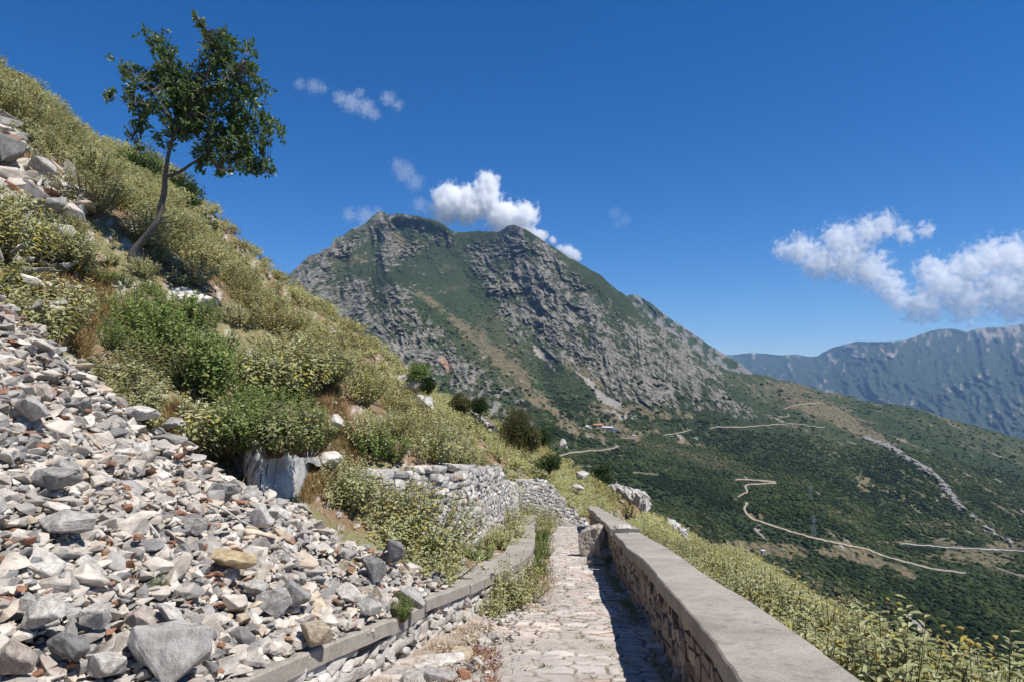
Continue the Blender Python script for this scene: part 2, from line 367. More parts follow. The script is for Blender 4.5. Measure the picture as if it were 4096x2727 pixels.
def face_blocks(line, z0, z1, hs, ls, depth, side=1, protrude=.5, protos=BLOCKS, tilt=.12, seed=0, gap=.92, taper=0, wob=0.03):
    """courses of blocks on a vertical face over line (xy); z0,z1 arrays on the resampled line. returns baked verts, faces, var"""
    r = np.random.default_rng(seed)
    L, s = resample(np.c_[line, z0, z1], .05)
    T = []; R = []; S = []; pid = []
    tot = s[-1]; hmax = (L[:, 3]-L[:, 2]).max(); h = 0
    while h < hmax:
        ch = r.uniform(*hs); p = -r.uniform(0, ls[1])
        while p < tot:
            l = r.uniform(*ls)*(1 if r.random() > .15 else 1.5); m = p+l/2
            if 0 <= m <= tot:
                x, y, a, b = [np.interp(m, s, L[:, k]) for k in range(4)]
                hh = h+wob*math.sin(m*2.1+h*5)+r.uniform(-.012, .012)
                if a+hh+ch*.5 < b+r.uniform(-.02, .03):
                    x2 = np.interp(m+.05, s, L[:, 0]); y2 = np.interp(m+.05, s, L[:, 1]); x1 = np.interp(m-.05, s, L[:, 0]); y1 = np.interp(m-.05, s, L[:, 1])
                    tx, ty = x2-x1, y2-y1; q = math.hypot(tx, ty) or 1; tx /= q; ty /= q; nx, ny = ty*side, -tx*side
                    za = np.interp(m+.1, s, L[:, 2])-np.interp(m-.1, s, L[:, 2]); sl = math.atan2(za, min(.2, tot))+r.normal()*tilt
                    pr = r.uniform(-.5, .5)*depth*.25*protrude
                    k = ch*gap*r.uniform(.82, 1.12)
                    ca, sa = math.cos(sl), math.sin(sl)
                    ex = np.array([tx*ca, ty*ca, sa]); ey = np.array([nx, ny, 0.]); ez = np.cross(ex, ey)
                    if ez[2] < 0: ez = -ez
                    tw = r.normal()*(.18 if tilt > .15 else .07); ex2 = ex*math.cos(tw)+ey*math.sin(tw); ey2 = ey*math.cos(tw)-ex*math.sin(tw)
                    R.append(np.stack([ex2, ey2, ez], 1)); S.append((l*gap*(1+abs(tilt)*.3), depth*r.uniform(.8, 1.15), k))
                    back = taper*(hh)
                    T.append((x+nx*(pr-back), y+ny*(pr-back), a+hh+ch/2)); pid.append(r.integers(len(protos)))
            p += l
        h += ch
    V, Fc, I = bake(protos, np.array(pid), np.array(R), np.array(S), np.array(T))
    var = r.random(len(T))[I]
    V = V+.011*(np.stack([vn(V*14, 61), vn(V*14, 62), vn(V*14, 63)], -1)-.5)*2
    return V, Fc, var
def sweep(line, prof_fn, n_prof, closed=True, caps=True):
    """line: resampled rows; prof_fn(i)->(n_prof,3)"""
    V = np.concatenate([prof_fn(i) for i in range(len(line))]); nr = len(line); Fc = []
    i = np.arange(nr-1)[:, None]*n_prof; j = np.arange(n_prof)[None, :]; k = (j+1) % n_prof
    q = np.stack([i+j, i+k, i+n_prof+k, i+n_prof+j], -1).reshape(-1, 4); fs = [q]
    if caps: fs.append(np.array([list(range(n_prof))[::-1]])); fs.append(np.array([list(range((nr-1)*n_prof, nr*n_prof))]))
    return V, fs
def slab(y0, y1, fin, fout, ztop, th, name, mat, parent, step=.06, wob=.012, seed=0, nx=8, zoff=0):
    """concrete coping slab between two plan curves, wavy hand-cast edges"""
    ys = np.linspace(y0, y1, max(3, int((y1-y0)/step)))
    rows = []
    for y in ys:
        a = float(fin(y)); b = float(fout(y)); z = float(ztop(y))+zoff
        a += wob*2.0*(float(vn(np.array([[y*.9, seed, 0.]]))[0])-.5)*2+.006*(float(vn(np.array([[y*5, seed, 0.]]))[0])-.5)*2; b += wob*1.8*(float(vn(np.array([[y*.8, seed+5, 0.]]))[0])-.5)*2
        us = np.linspace(0, 1, nx)
        bev = .012
        top = [(a, y, z-bev)]+[(a+(b-a)*u+(bev if u == 0 else -bev if u == 1 else 0), y, z+.004*math.sin(3*u+y)) for u in us]+[(b, y, z-bev)]
        w2 = .02*(float(vn(np.array([[y*5, seed+9, 0.]]))[0])-.5)
        bot = [(b, y, z-th), (a+w2, y, z-th-w2)]
        rows.append(np.array(top+bot))
    n = len(rows[0]); V, fs = sweep(rows, lambda i: rows[i], n)
    V = V+.006*(np.stack([vn(V*9, 1+seed), vn(V*9, 2+seed), vn(V*9, 3+seed)], -1)-.5)
    m = make_mesh(name, V, fs, mat, False)
    return link(name, m, parent)
# --- right parapet
par = link('parapet_wall', None, None, (0, 0, 0)); tag(par, 'long waist-high stone parapet with smooth concrete top along the valley side of the path', 'parapet wall')
zt = lambda y: float(zp(y))+.75
slab(-.5, 13.05, lambda y: xi(y), lambda y: xo(y), zt, .13, 'coping', M_CONC, par, wob=.015, seed=1)
slab(13.16, 27.4, lambda y: xi(y)-.03, lambda y: xo(y)+.02, zt, .13, 'coping', M_CONC, par, wob=.015, seed=2, zoff=.055)
def core(y0, y1, fa, fb, za, zb, name, mat, parent):
    ys = np.linspace(y0, y1, 120); rows = [np.array([(fa(y), y, za(y)), (fa(y), y, zb(y)), (fb(y), y, zb(y)), (fb(y), y, za(y))], float) for y in ys]
    V, fs = sweep(rows, lambda i: rows[i], 4); return link(name, make_mesh(name, V, fs, mat), parent)
M_MORTAR = flat_mat('lime_mortar', (.22, .18, .15), .95, 30)
M_DARKM = flat_mat('earth_fill', (.12, .095, .075), .95, 12)
core(-.5, 27.3, lambda y: xi(y)+.085, lambda y: xo(y)-.07, lambda y: zp(y)-.3, lambda y: zp(y)+.64, 'wall_core', M_MORTAR, par)
ys = np.linspace(-.5, 27.3, 300)
V, Fc, var = face_blocks(np.c_[xi(ys)+.10, ys], zp(ys)-.12, zp(ys)+.62, (.07, .13), (.12, .34), .10, -1, .5, FLATB, .10, 3, .93)
link('stone_facing', make_mesh('stone_facing', V, Fc, M_FACING, False, {'var': var}), par)
ys = np.linspace(-.5, 27.3, 200)
V, Fc, var = face_blocks(np.c_[xo(ys)-.09, ys], zp(ys)-.25, zp(ys)+.62, (.09, .16), (.16, .36), .10, 1, .5, FLATB, .10, 4, .93)
link('stone_facing', make_mesh('stone_facing', V, Fc, M_FACING, False, {'var': var}), par)
# --- left kerb wall, top about half a metre over the path
lw = link('retaining_wall', None, None, (0, 0, 0)); tag(lw, 'low white stone retaining wall capped with grey concrete slabs below the rubble heap', 'retaining wall')
zk = lambda y: float(zp(y))+.50
segs = [(1.0, 3.6, .0), (3.62, 5.85, .012), (5.87, 6.72, -.012), (6.74, 7.9, .03), (7.95, 9.4, .0), (9.41, 18.2, .0), (18.22, 28.3, .01)]
for k, (a, b, dz) in enumerate(segs):
    slab(a, b, lambda y: xc(y)-.47-.42*math.exp(-((y-9.2)/1.1)**2), lambda y: xc(y), zk, .12, 'coping', M_CONC, lw, wob=.012, seed=10+k, zoff=dz)
core(1, 28.2, lambda y: xc(y)-.45, lambda y: xc(y)-.075, lambda y: zp(y)-.3, lambda y: zp(y)+.40, 'wall_core', M_DARKM, lw)
ys = np.linspace(1, 28.2, 300)
V, Fc, var = face_blocks(np.c_[xc(ys)-.085, ys], zp(ys)-.12, zp(ys)+.385, (.05, .11), (.08, .24), .12, 1, .9, BLOCKS, .28, 5, .97)
link('stone_facing', make_mesh('stone_facing', V, Fc, M_WALLSTONE, False, {'var': .35+.65*var}), lw)
# --- upper dry-stone wall
def drywall(name, line, z0, z1, label, seed, side=1, hs=(.07, .14), ls=(.10, .26), parent=None):
    r = link(name, None, None, (0, 0, 0)); tag(r, label, 'stone wall')
    line = np.array(line, float); L, s = resample(np.c_[line, z0, z1], .15)
    V, Fc, var = face_blocks(line, z0, z1, hs, ls, .24, side, .5, BLOCKS, .05, seed, 1.03)
    link('stone_facing', make_mesh('stone_facing', V, Fc, M_WALLSTONE, False, {'var': var}), r)
    t = np.gradient(L[:, :2], axis=0); t /= np.linalg.norm(t, axis=1)[:, None]; nrm = np.stack([t[:, 1], -t[:, 0]], 1)*side
    rows = []
    for i in range(len(L)):
        a = L[i, :2]-nrm[i]*.08; b = L[i, :2]-nrm[i]*.6
        rows.append(np.array([(a[0], a[1], L[i, 2]-.2), (a[0], a[1], L[i, 3]-.04), (b[0], b[1], L[i, 3]-.02), (b[0], b[1], L[i, 2]-.2)]))
    V, fs = sweep(rows, lambda i: rows[i], 4); link('earth_fill', make_mesh('earth_fill', V, fs, M_DARKM), r)
    # cap stones
    rr = np.random.default_rng(seed+9); n = int(s[-1]/.3); k = rr.integers(0, len(L), n)
    T = np.c_[L[k, :2]-nrm[k]*rr.uniform(0, .35, n)[:, None], L[k, 3]+rr.uniform(.0, .05, n)]
    Vc, Fcc, I = bake(BLOCKS, rr.integers(0, len(BLOCKS), n), rotmats(n, .12, rr), np.c_[rr.uniform(.15, .4, n), rr.uniform(.15, .35, n), rr.uniform(.05, .11, n)], T)
    link('cap_stones', make_mesh('cap_stones', Vc, Fcc, M_WALLSTONE, False, {'var': rr.random(n)[I]*.8}), r)
    return r
wy = np.array([10.2, 10.35, 10.7, 11.2, 12, 14, 16, 18.9, 19.0, 22, 28.6]); wx = np.array([-2.9, -2.3, -1.75, -1.3, -.98, -.78, -.62, -.37, -.36, -.13, .30])
drywall('stone_wall', np.c_[wx, wy], zp(wy)+.40, np.array([-1.35, -1.37, -1.42, -1.46, -1.52, -1.80, -2.08, -2.40, -2.78, -3.25, -4.38]),
        'tall white dry-stone wall curving beside the path, behind the big yellowish sage bush', 21, 1, (.08, .15), (.12, .27))
# farther wall crossing behind the path bend
fw = [(520, 481, 30.5, 511), (528, 478.5, 31.5, 511), (548, 481, 33, 516), (554, 489, 33.5, 518), (563, 497, 34, 520), (563.5, 506, 34.1, 520)]
pts = np.array([unp(a, b, d) for a, b, d, _ in fw]); zb = np.array([(HY-q)/F*d for _, _, d, q in fw])-.5
drywall('stone_wall', pts[:, :2], zb, pts[:, 2], 'far pale dry-stone wall crossing behind the path bend, highest section', 31, 1, (.10, .17), (.14, .28))
fw = [(564, 506, 35, 521), (573, 510, 35.5, 523), (588, 523, 36.5, 530)]
pts = np.array([unp(a, b, d) for a, b, d, _ in fw]); zb = np.array([(HY-q)/F*d for _, _, d, q in fw])-.5
drywall('stone_wall', pts[:, :2], zb, pts[:, 2], 'lowest sloping end section of dry-stone wall left of the parapet end', 41, 1, (.10, .17), (.14, .28))
fw = [(461, 404, 50), (470, 411, 49), (480, 419, 48), (490, 427, 47)]
pts = np.array([unp(a, b, d) for a, b, d in fw])
drywall('stone_wall', pts[:, :2], pts[:, 2]-1.6, pts[:, 2]+.15, 'small ruined dry-stone wall on the hill skyline below the mountain', 51, 1, (.10, .18), (.2, .5))
# sloping concrete beam beyond the path end
b0, b1 = unp(552, 514, 29.5), unp(575, 526, 30.6)
rows = []
for k in range(14):
    c = b0+(b1-b0)*k/13
    rows.append(np.array([c+np.array(q) for q in [(0, -.1, 0), (0, -.1, -.17), (.0, .28, -.17), (0, .28, 0)]]))
V, fs = sweep(rows, lambda i: rows[i], 4)
kw = link('retaining_wall', None, None, (0, 0, 0)); tag(kw, 'short sloping concrete-capped wall piece just beyond the end of the path', 'retaining wall')
link('coping', make_mesh('coping', V, fs, M_CONC), kw)
ln = np.array([b0, b1]); V, Fc, var = face_blocks(ln[:, :2], ln[:, 2]-.9, ln[:, 2]-.17, (.07, .12), (.12, .26), .15, 1, .8, BLOCKS, .2, 6)
link('stone_facing', make_mesh('stone_facing', V, Fc, M_WALLSTONE, False, {'var': var}), kw)
# ------------------------------------------------------------------ stones
def rock_proto(seed, npt=13, bev=True, flat=(1, .8, .6), sub=0, amp=.02):
    r = random.Random(seed); bm = bmesh.new()
    for i in range(npt):
        v = Vector((r.gauss(0, 1), r.gauss(0, 1), r.gauss(0, 1))).normalized()
        p = 4.0; q = (abs(v.x)**p+abs(v.y)**p+abs(v.z)**p)**(1/p); v = v/(q**r.uniform(.3, .95))*r.uniform(.80, 1.05)
        bm.verts.new((v.x*.5*flat[0], v.y*.5*flat[1], v.z*.5*flat[2]))
    res = bmesh.ops.convex_hull(bm, input=bm.verts[:])
    bmesh.ops.delete(bm, geom=[v for v in bm.verts if not v.link_faces], context='VERTS')
    bmesh.ops.dissolve_limit(bm, angle_limit=math.radians(14), verts=bm.verts[:], edges=bm.edges[:])
    if bev:
        bmesh.ops.bevel(bm, geom=bm.edges[:], offset=.022, segments=1, affect='EDGES', profile=.6)
    bmesh.ops.triangulate(bm, faces=bm.faces[:])
    if sub:
        bmesh.ops.subdivide_edges(bm, edges=[e for e in bm.edges if e.calc_length() > .12], cuts=sub, use_grid_fill=True)
        bmesh.ops.triangulate(bm, faces=bm.faces[:])
        for v in bm.verts:
            p = np.array([v.co[:]])*7+seed*3.1
            d = Vector((float(vn(p, 1)[0])-.5, float(vn(p, 2)[0])-.5, float(vn(p, 3)[0])-.5))
            p2 = p*2.7; d2 = Vector((float(vn(p2, 4)[0])-.5, float(vn(p2, 5)[0])-.5, float(vn(p2, 6)[0])-.5))
            v.co += d*amp*2.2+d2*amp
    V = np.array([v.co[:] for v in bm.verts]); V -= (V.max(0)+V.min(0))/2; V = V/np.ptp(V, axis=0)*np.array(flat); T = np.array([[v.index for v in f.verts] for f in bm.faces]) if not bm.verts.index_update() else None
    bm.free(); return V, T
ROCK_LO = [rock_proto(100+i, 12+i % 5, True, (1, .75+.02*(i % 8), .45+.05*(i % 6))) for i in range(16)]
ROCK_HI = [rock_proto(200+i, 13+i % 6, True, (1, .7+.035*(i % 8), .42+.05*(i % 6)), 2, .020) for i in range(14)]
HI_MESH = {}; EXT = [np.ptp(v, axis=0) for v, f in ROCK_HI]
def rock_mesh(i, tone):
    k = (i, tone)
    if k not in HI_MESH:
        v, f = ROCK_HI[i]; HI_MESH[k] = make_mesh('rubble_stone', v, f, M_ST[tone])
    return HI_MESH[k]
POLY_A = [(-260, 315), (0, 302), (20, 315), (45, 340), (70, 358), (95, 385), (120, 405), (135, 428), (165, 440), (195, 452), (218, 472), (243, 492), (268, 500), (300, 508), (322, 532), (352, 548), (392, 556), (420, 572), (447, 588), (440, 600), (400, 625), (330, 655), (240, 700), (100, 900), (-400, 900)]
POLY_B = [(-120, 118), (0, 122), (20, 140), (30, 160), (58, 176), (78, 192), (84, 214), (70, 228), (50, 222), (20, 212), (-120, 205)]
POLY_C = [(-60, 205), (20, 205), (60, 225), (110, 262), (95, 300), (60, 320), (28, 285), (-60, 262)]
rs = np.random.default_rng(77)
def pile_z(x, y):
    """surface of the heap: thickens over the slope, spills to the kerb edge"""
    d = xc(y)-x
    b = .34*sst(.02, .9, d)*(1-sst(7.5, 10.5, y))
    return np.maximum(ground(x, y, False), zp(y)+.50)+b+.12*(fbm(P3(x*1.1, y*1.1), 3, 71)-.5)*sst(.1, .8, d)
def sample_pile(n, smin, smax, power, polys=(POLY_A,), edge=.0, ymax=22):
    out = []
    while sum(len(o) for o in out) < n:
        m = 40000
        y = rs.uniform(1.2, ymax, m); x = xc(y)-edge-rs.uniform(0, 1, m)**1.0*np.where(y < 6, 6, 14)
        z = pile_z(x, y); px, py = proj(x, y, z)
        k = np.zeros(m, bool)
        for P in polys: k |= inpoly(px, py, P)
        k &= (x > -1.25*y-.4)
        out.append(np.c_[x, y, z][k])
    p = np.concatenate(out)[:n]
    u = rs.uniform(0, 1, n); s = smin+(smax-smin)*u**power
    return p, s
# 1) general fill (merged): sizes grow a bit with distance so far stones still read
p1, s1 = sample_pile(19000, .03, .14, 2.1, (POLY_A,), .05)
p2, s2 = sample_pile(2600, .08, .23, 2.4, (POLY_A,), .12)
p3, s3 = sample_pile(900, .12, .5, 2.0, (POLY_B,), .2, 26)
p4, s4 = sample_pile(90, .10, .35, 2.2, (POLY_C,), .2, 22)
P = np.concatenate([p1, p2, p3, p4]); Sz = np.concatenate([s1, s2, s3, s4])
Sz = Sz*np.interp(P[:, 1], [2, 6, 14], [.85, 1.0, 1.25])
P[:, 2] += rs.uniform(-.10, .05, len(P))+.22*Sz
clay = rs.random(len(P)) < .05
# individuals are the ones that show largest
# the 300 biggest as single objects
pI, sI = sample_pile(230, .13, .33, 2.1, (POLY_A,), .15, 9)
pI2, sI2 = sample_pile(22, .25, .55, 1.5, (POLY_B,), .2, 22)
PI_, SI_ = np.concatenate([pI, pI2]), np.concatenate([sI, sI2])
SI_ = SI_*np.interp(PI_[:, 1], [2, 4, 7, 14], [.72, .85, 1.0, 1.1])
# relax: keep apart
keep = []
order = np.argsort(-SI_/PI_[:, 1])
for i in order:
    if all(np.linalg.norm(PI_[i]-PI_[j]) > .40*(SI_[i]+SI_[j]) for j in keep): keep.append(i)
# placed marks of the photograph: (px,py,y,size xyz,tone,label,yaw,tilt)
NAMED = [
 (171, 655, 3.45, (.44, .30, .30), 'grey', 'biggest grey boulder at the bottom of the rubble heap', .1, 0),
 (232, 562, 4.15, (.37, .15, .13), 'yellow', 'long yellowish tan block lying on the rubble heap', -.35, .12),
 (67, 525, 3.95, (.34, .22, .17), 'pale grey', 'large flat pale slab resting on the middle of the heap', .05, 0),
 (56, 481, 4.7, (.33, .22, .15), 'grey', 'broad blue-grey flat-topped stone on the heap near the left edge', 0, .05),
 (45, 617, 3.5, (.22, .17, .17), 'white', 'square white block low in the heap near the left edge', .3, .1),
 (96, 618, 3.6, (.17, .10, .14), 'white', 'leaning white block right of the square white one', .6, .4),
 (140, 625, 3.55, (.20, .15, .17), 'pinkish', 'square pinkish grey block with ribbed face above the biggest boulder', .1, .05),
 (170, 614, 3.7, (.22, .11, .08), 'white', 'thin cream slab pointing right above the ribbed pinkish block', -.4, .2),
 (255, 588, 4.3, (.17, .13, .09), 'pale grey', 'flat grey stone balanced on a tan block under the long tan stone', .0, .0),
 (317, 636, 4.75, (.24, .18, .18), 'tan', 'rounded cream stone overhanging the concrete kerb at lower heap', .4, .1),
 (275, 603, 4.45, (.26, .19, .18), 'grey', 'big smooth grey stone in the lower right of the heap', -.2, .1),
 (296, 597, 4.6, (.22, .18, .20), 'grey', 'dark wedge-shaped grey stone beside the cream overhanging one', .5, .2),
 (409, 598, 6.05, (.33, .22, .20), 'grey', 'rounded grey boulder sitting on the concrete kerb', .0, .0),
 (372, 569, 6.3, (.27, .18, .20), 'dark grey', 'dark sloping grey slab high on the heap above the kerb', -.5, .3),
 (395, 553, 6.9, (.26, .16, .22), 'dark grey', 'pointed dark stone at the top edge of the heap by the sage bush', -.6, .3),
 (350, 597, 5.4, (.30, .18, .12), 'white', 'long bright cream slab sloping down towards the kerb', -.7, .35),
 (369, 609, 5.5, (.22, .17, .17), 'pale grey', 'pale pinkish stone on the kerb left of the grey boulder', .2, .2),
 (142, 415, 6.7, (.34, .22, .14), 'white', 'bright white flat stone below the green bush at the heap top', -.1, .1),
 (173, 425, 6.5, (.24, .16, .13), 'pale grey', 'grey flat stone stacked right of the bright white one', -.1, .05),
 (168, 440, 6.3, (.40, .22, .10), 'grey', 'wide grey slab under the bright white stone', -.1, .05),
 (30, 410, 5.2, (.30, .20, .20), 'pale grey', 'pale rounded stone near the left edge above clay pieces', .3, .1),
 (69, 649, 3.2, (.20, .13, .15), 'dark grey', 'darkest blackish stone low in the heap left of the biggest boulder', .3, .1),
 (16, 660, 3.05, (.18, .14, .16), 'pinkish', 'pinkish grey stone in the lower left corner', .8, .2),
 (108, 668, 3.2, (.20, .10, .12), 'white', 'slim white block leaning against the biggest boulder', 1.0, .3),
 (195, 527, 4.6, (.17, .10, .12), 'pale grey', 'upright pale stone in the middle of the heap', 0.3, .4),
 (262, 520, 5.0, (.20, .16, .20), 'white', 'tall cream stone at the right of the middle heap', 0.3, .5),
 (44, 168, 17.5, (.9, .5, .55), 'grey', 'big grey rock at the top of the upper rubble patch', .3, .1),
 (62, 232, 13.8, (.60, .35, .30), 'white', 'bright white stone below the dead branches', -.2, .1),
 (8, 150, 17, (.9, .6, .8), 'dark grey', 'dark grey rock at the left edge on the upper slope', .3, .3),
 (50, 205, 15, (.75, .5, .45), 'grey', 'grey flat rock just under the bleached dead branches', .1, .1),
]
def solve_y(px, py, fz, y0=1.5, y1=60):
    ys = np.linspace(y0, y1, 4000); x = (px-CX)/F*ys; g = fz(x, ys); r = (HY-py)/F*ys
    k = np.nonzero((r-g) <= 0)[0]
    return ys[k[0]] if len(k) else None
named_xyz = []
for px, py, y, sz, tone, lab, yaw, tilt in NAMED:
    yy = solve_y(px, py+sz[2]*.35*F/y, pile_z) or y
    q = yy/y; p = unp(px, py, yy)
    i = len(named_xyz) % len(ROCK_HI); p = p*(1-.035)+np.array([0, 0, .02])
    o = link('rubble_stone', rock_mesh(i, tone), None, Vector(p))
    o.scale = tuple((.80 if px < 100 and py < 240 else .90)*s*q/k for s, k in zip(sz, EXT[i])); o.rotation_euler = (tilt*.5, tilt, yaw)
    tag(o, lab, 'stone'); named_xyz.append((p, max(sz)*q))
TONES = ['white', 'pale grey', 'pale grey', 'grey', 'grey', 'pinkish', 'white', 'white', 'pale grey', 'tan', 'pale grey', 'white', 'dark grey', 'pale grey']
def zone(px, py, d):
    if py < 240: return 'in the upper rubble patch'
    if py < 430: return 'high on the heap near the green bushes'
    if px > 240: return 'in the heap along the concrete kerb'
    if py > 560: return 'in the lowest part of the rubble heap'
    return 'in the middle of the rubble heap'
SHAPES = ['angular', 'flat', 'wedge-shaped', 'blocky']
cnt = 0
BARE_RUB = None
for i in keep:
    p = PI_[i].copy(); s = SI_[i]
    if any(np.linalg.norm(p-q) < .5*(s+r)*.95 for q, r in named_xyz): continue
    p[2] += .16*s; px, py = proj(*p)
    if px < -30 or py > 720: continue
    k = rs.integers(len(ROCK_HI)); tone = TONES[rs.integers(len(TONES))]
    o = link('rubble_stone', rock_mesh(int(k), tone), None, Vector(p))
    f = rs.uniform(.75, 1.2, 3)*s; o.scale = tuple(f*np.array([.92, .92, 1.0]))
    o.rotation_euler = (rs.normal()*.35, rs.normal()*.35+.25, rs.uniform(0, 6.28))
    tag(o, '%s %s limestone piece %s' % (SHAPES[k % 4], tone, zone(px, py, p[1])), 'stone', 'stones of the rubble heap'); cnt += 1
# clay fragments
CL = [(38, 433), (7, 453), (5, 390), (92, 435), (97, 430), (67, 437), (26, 433), (142, 444), (171, 482), (54, 501), (84, 502), (125, 509), (134, 516), (200, 500), (183, 525), (205, 525), (116, 487), (128, 492), (194, 512), (217, 584), (218, 604), (42, 566), (141, 486), (3, 668), (351, 569), (291, 517), (199, 493), (70, 426), (22, 372), (15, 375), (60, 393), (18, 390), (47, 168), (28, 218), (170, 546), (200, 636)]
for i, (px, py) in enumerate(CL):
    yy = solve_y(px, py, lambda x, y: pile_z(x, y)+.06)
    if yy is None: continue
    p = unp(px, py, yy); k = int(rs.integers(len(ROCK_HI)))
    o = link('clay_fragment', rock_mesh(k, 'orange'), None, Vector(p)); s = rs.uniform(.8, 1.3)*(.045+.011*yy)
    o.scale = (s*1.25, s*.9, s*.75); o.rotation_euler = (rs.normal()*.3, rs.normal()*.4, rs.uniform(0, 6.28))
    tag(o, 'orange-brown broken tile piece lying %s' % zone(px, py, yy), 'brick fragment', 'fired clay fragments on the rubble')
pid = rs.integers(0, len(ROCK_LO), len(P)); sc = rs.uniform(.7, 1.3, (len(P), 3))*Sz[:, None]*np.array([1.0, .95, .85])
R = rotmats(len(P), .5, rs)
for nm, sel, mt in (('rubble', ~clay, M_STONE_A), ('clay_rubble', clay, M_CLAY_A)):
    V, Fc, I = bake(ROCK_LO, pid[sel], R[sel], sc[sel]*(1 if nm == 'rubble' else .7), P[sel]+(0 if nm == 'rubble' else .02))
    o = link(nm, make_mesh(nm, V, Fc, mt, False, {'var': rs.random(sel.sum())[I]})); tag(o, kind='stuff', label='mass of small broken limestone filling the heap' if nm == 'rubble' else 'small orange clay crumbs mixed in the heap', cat='rubble')
# --- stones on and by the path
def path_stone(px, py, size, tone, label, yaw=0., tilt=0., zoff=None, kind='stone', on=lambda x, y: zp(y), ks=None, sink=.12, name='loose_stone'):
    yy = solve_y(px, py+0*size[2], lambda x, y: on(x, y)+size[2]*.5)
    p = unp(px, py, yy)
    ki = ks if ks is not None else int(rs.integers(len(ROCK_HI)))
    o = link(name, rock_mesh(ki, tone), None, Vector((p[0], p[1], float(on(p[0], p[1]))+size[2]*(.5-sink))))
    o.scale = tuple(s/k for s, k in zip(size, EXT[ki])); o.rotation_euler = (0, tilt, yaw)
    tag(o, label, kind); return o
# the tall boulder is its own sculpted mesh
def sculpt(name, size, seed, mat, npt=16, sub=4, amp=.05, flat=(1, 1, 1), rot=0):
    v, f = rock_proto(seed, npt, True, flat, 2, .01)
    bm = bmesh.new(); vs = [bm.verts.new(p) for p in v]
    for t in f:
        try: bm.faces.new([vs[i] for i in t])
        except ValueError: pass
    for _ in range(sub):
        L = [e for e in bm.edges if e.calc_length() > .055]
        if not L: break
        bmesh.ops.subdivide_edges(bm, edges=L, cuts=1); bmesh.ops.triangulate(bm, faces=bm.faces[:])
    bm.verts.ensure_lookup_table(); bm.verts.index_update()
    V = np.array([q.co[:] for q in bm.verts]); T = np.array([[q.index for q in ff.verts] for ff in bm.faces]); bm.free()
    nrm = V/np.maximum(np.linalg.norm(V, axis=1)[:, None], 1e-6)
    d = (fbm(V*4+seed, 5, seed, .55, True)-.55)*amp*2+(fbm(V*11+seed, 4, seed+9)-.5)*amp*.8
    V = (V+nrm*d[:, None])*np.array(size)
    return make_mesh(name, V, T, mat, False)
b = sculpt('boulder', (.66, .66, .80), 907, stone_mat('boulder_stone', mono((.46, .41, .36)), False, .5, .02, 5), 26, 4, .06)
yb = 15.7; pb = unp(594, 537, yb); o = link('boulder', b, None, Vector((pb[0], yb, float(zp(yb))+.36))); o.rotation_euler = (0, .1, .4)
tag(o, 'knee-high whitish boulder standing on the path against the parapet', 'boulder')
path_stone(608, 554, (.46, .36, .36), 'dark grey', 'squared dark stone block in the wall shadow right in front of the boulder', .2)
path_stone(597, 561, (.42, .26, .17), 'tan', 'small cream stone lying on the path in front of the boulder', .1)
path_stone(622.5, 526, (.36, .26, .13), 'white', 'white stone lying on top of the parapet', -.1, on=lambda x, y: zp(y)+.80)
path_stone(680, 674, (.14, .16, .18), 'grey', 'grey stone at the foot of the parapet in shadow near the frame bottom', .3)
path_stone(495, 637, (.19, .16, .13), 'pale grey', 'pale angular stone alone on the path edge beside dry grass', .5)
path_stone(485, 642, (.17, .14, .11), 'white', 'low white block touching the pale angular stone', .2)
path_stone(472, 630, (.28, .18, .10), 'pale grey', 'flat grey stone in dry grass at the path edge', .2)
path_stone(440, 660, (.46, .24, .15), 'white', 'long whitish slab lying at the foot of the kerb wall', .08)
path_stone(461, 654, (.24, .20, .17), 'tan', 'cream block right of the long whitish slab', .6)
path_stone(476, 660, (.14, .12, .12), 'white', 'small white cube stone in reddish weeds by the path', .3)
path_stone(464, 674, (.12, .10, .13), 'orange', 'single orange brick piece at the bottom of the path', .3, kind='brick fragment', name='clay_fragment')
path_stone(438, 674, (.34, .22, .16), 'grey', 'grey stone under the long whitish slab at the frame bottom', .2)
path_stone(415, 678, (.26, .20, .16), 'pale grey', 'pale stone in the corner between kerb wall and frame bottom', .9)
path_stone(449, 640, (.22, .18, .10), 'pinkish', 'pinkish stone half buried beside the kerb wall', .9)
path_stone(486, 567, (.10, .08, .04), 'white', 'tiny white stone on the wide part of the kerb top', .4, on=lambda x, y: zp(y)+.50)
path_stone(492, 573, (.07, .06, .04), 'grey', 'tiny grey stone on the wide part of the kerb top', .4, on=lambda x, y: zp(y)+.50)
for k_, (a_, b_, sz_, tn_, lb_) in enumerate([(425, 669, (.22, .16, .12), 'white', 'white broken stone at the kerb wall foot near the frame bottom'), (402, 676, (.20, .15, .13), 'grey', 'grey stone nearest the frame bottom under the kerb wall'), (452, 676, (.20, .14, .10), 'pale grey', 'pale stone left of the single orange brick piece'), (448, 652, (.16, .13, .12), 'pinkish', 'pinkish stone behind the long whitish slab'), (431, 650, (.15, .10, .09), 'grey', 'small grey stone behind the left end of the whitish slab'), (463, 640, (.14, .10, .07), 'white', 'small white chip left of the low white block'), (478, 672, (.12, .09, .06), 'grey', 'small grey chip right of the single orange brick piece')]):
    path_stone(a_, b_, sz_, tn_, lb_, .7*k_)
n = 900; y = rs.uniform(4.8, 10, n); x = xc(y)+.02+np.abs(rs.normal(size=n))*.30*np.where(y < 7.5, 1.5, .8); s = rs.uniform(.015, .075, n)*(1-.5*rs.random(n))
V, Fc, I = bake(ROCK_LO, rs.integers(0, 16, n), rotmats(n, .4, rs), np.repeat(s[:, None], 3, 1), np.c_[x, y, zp(y)+.05+.3*s])
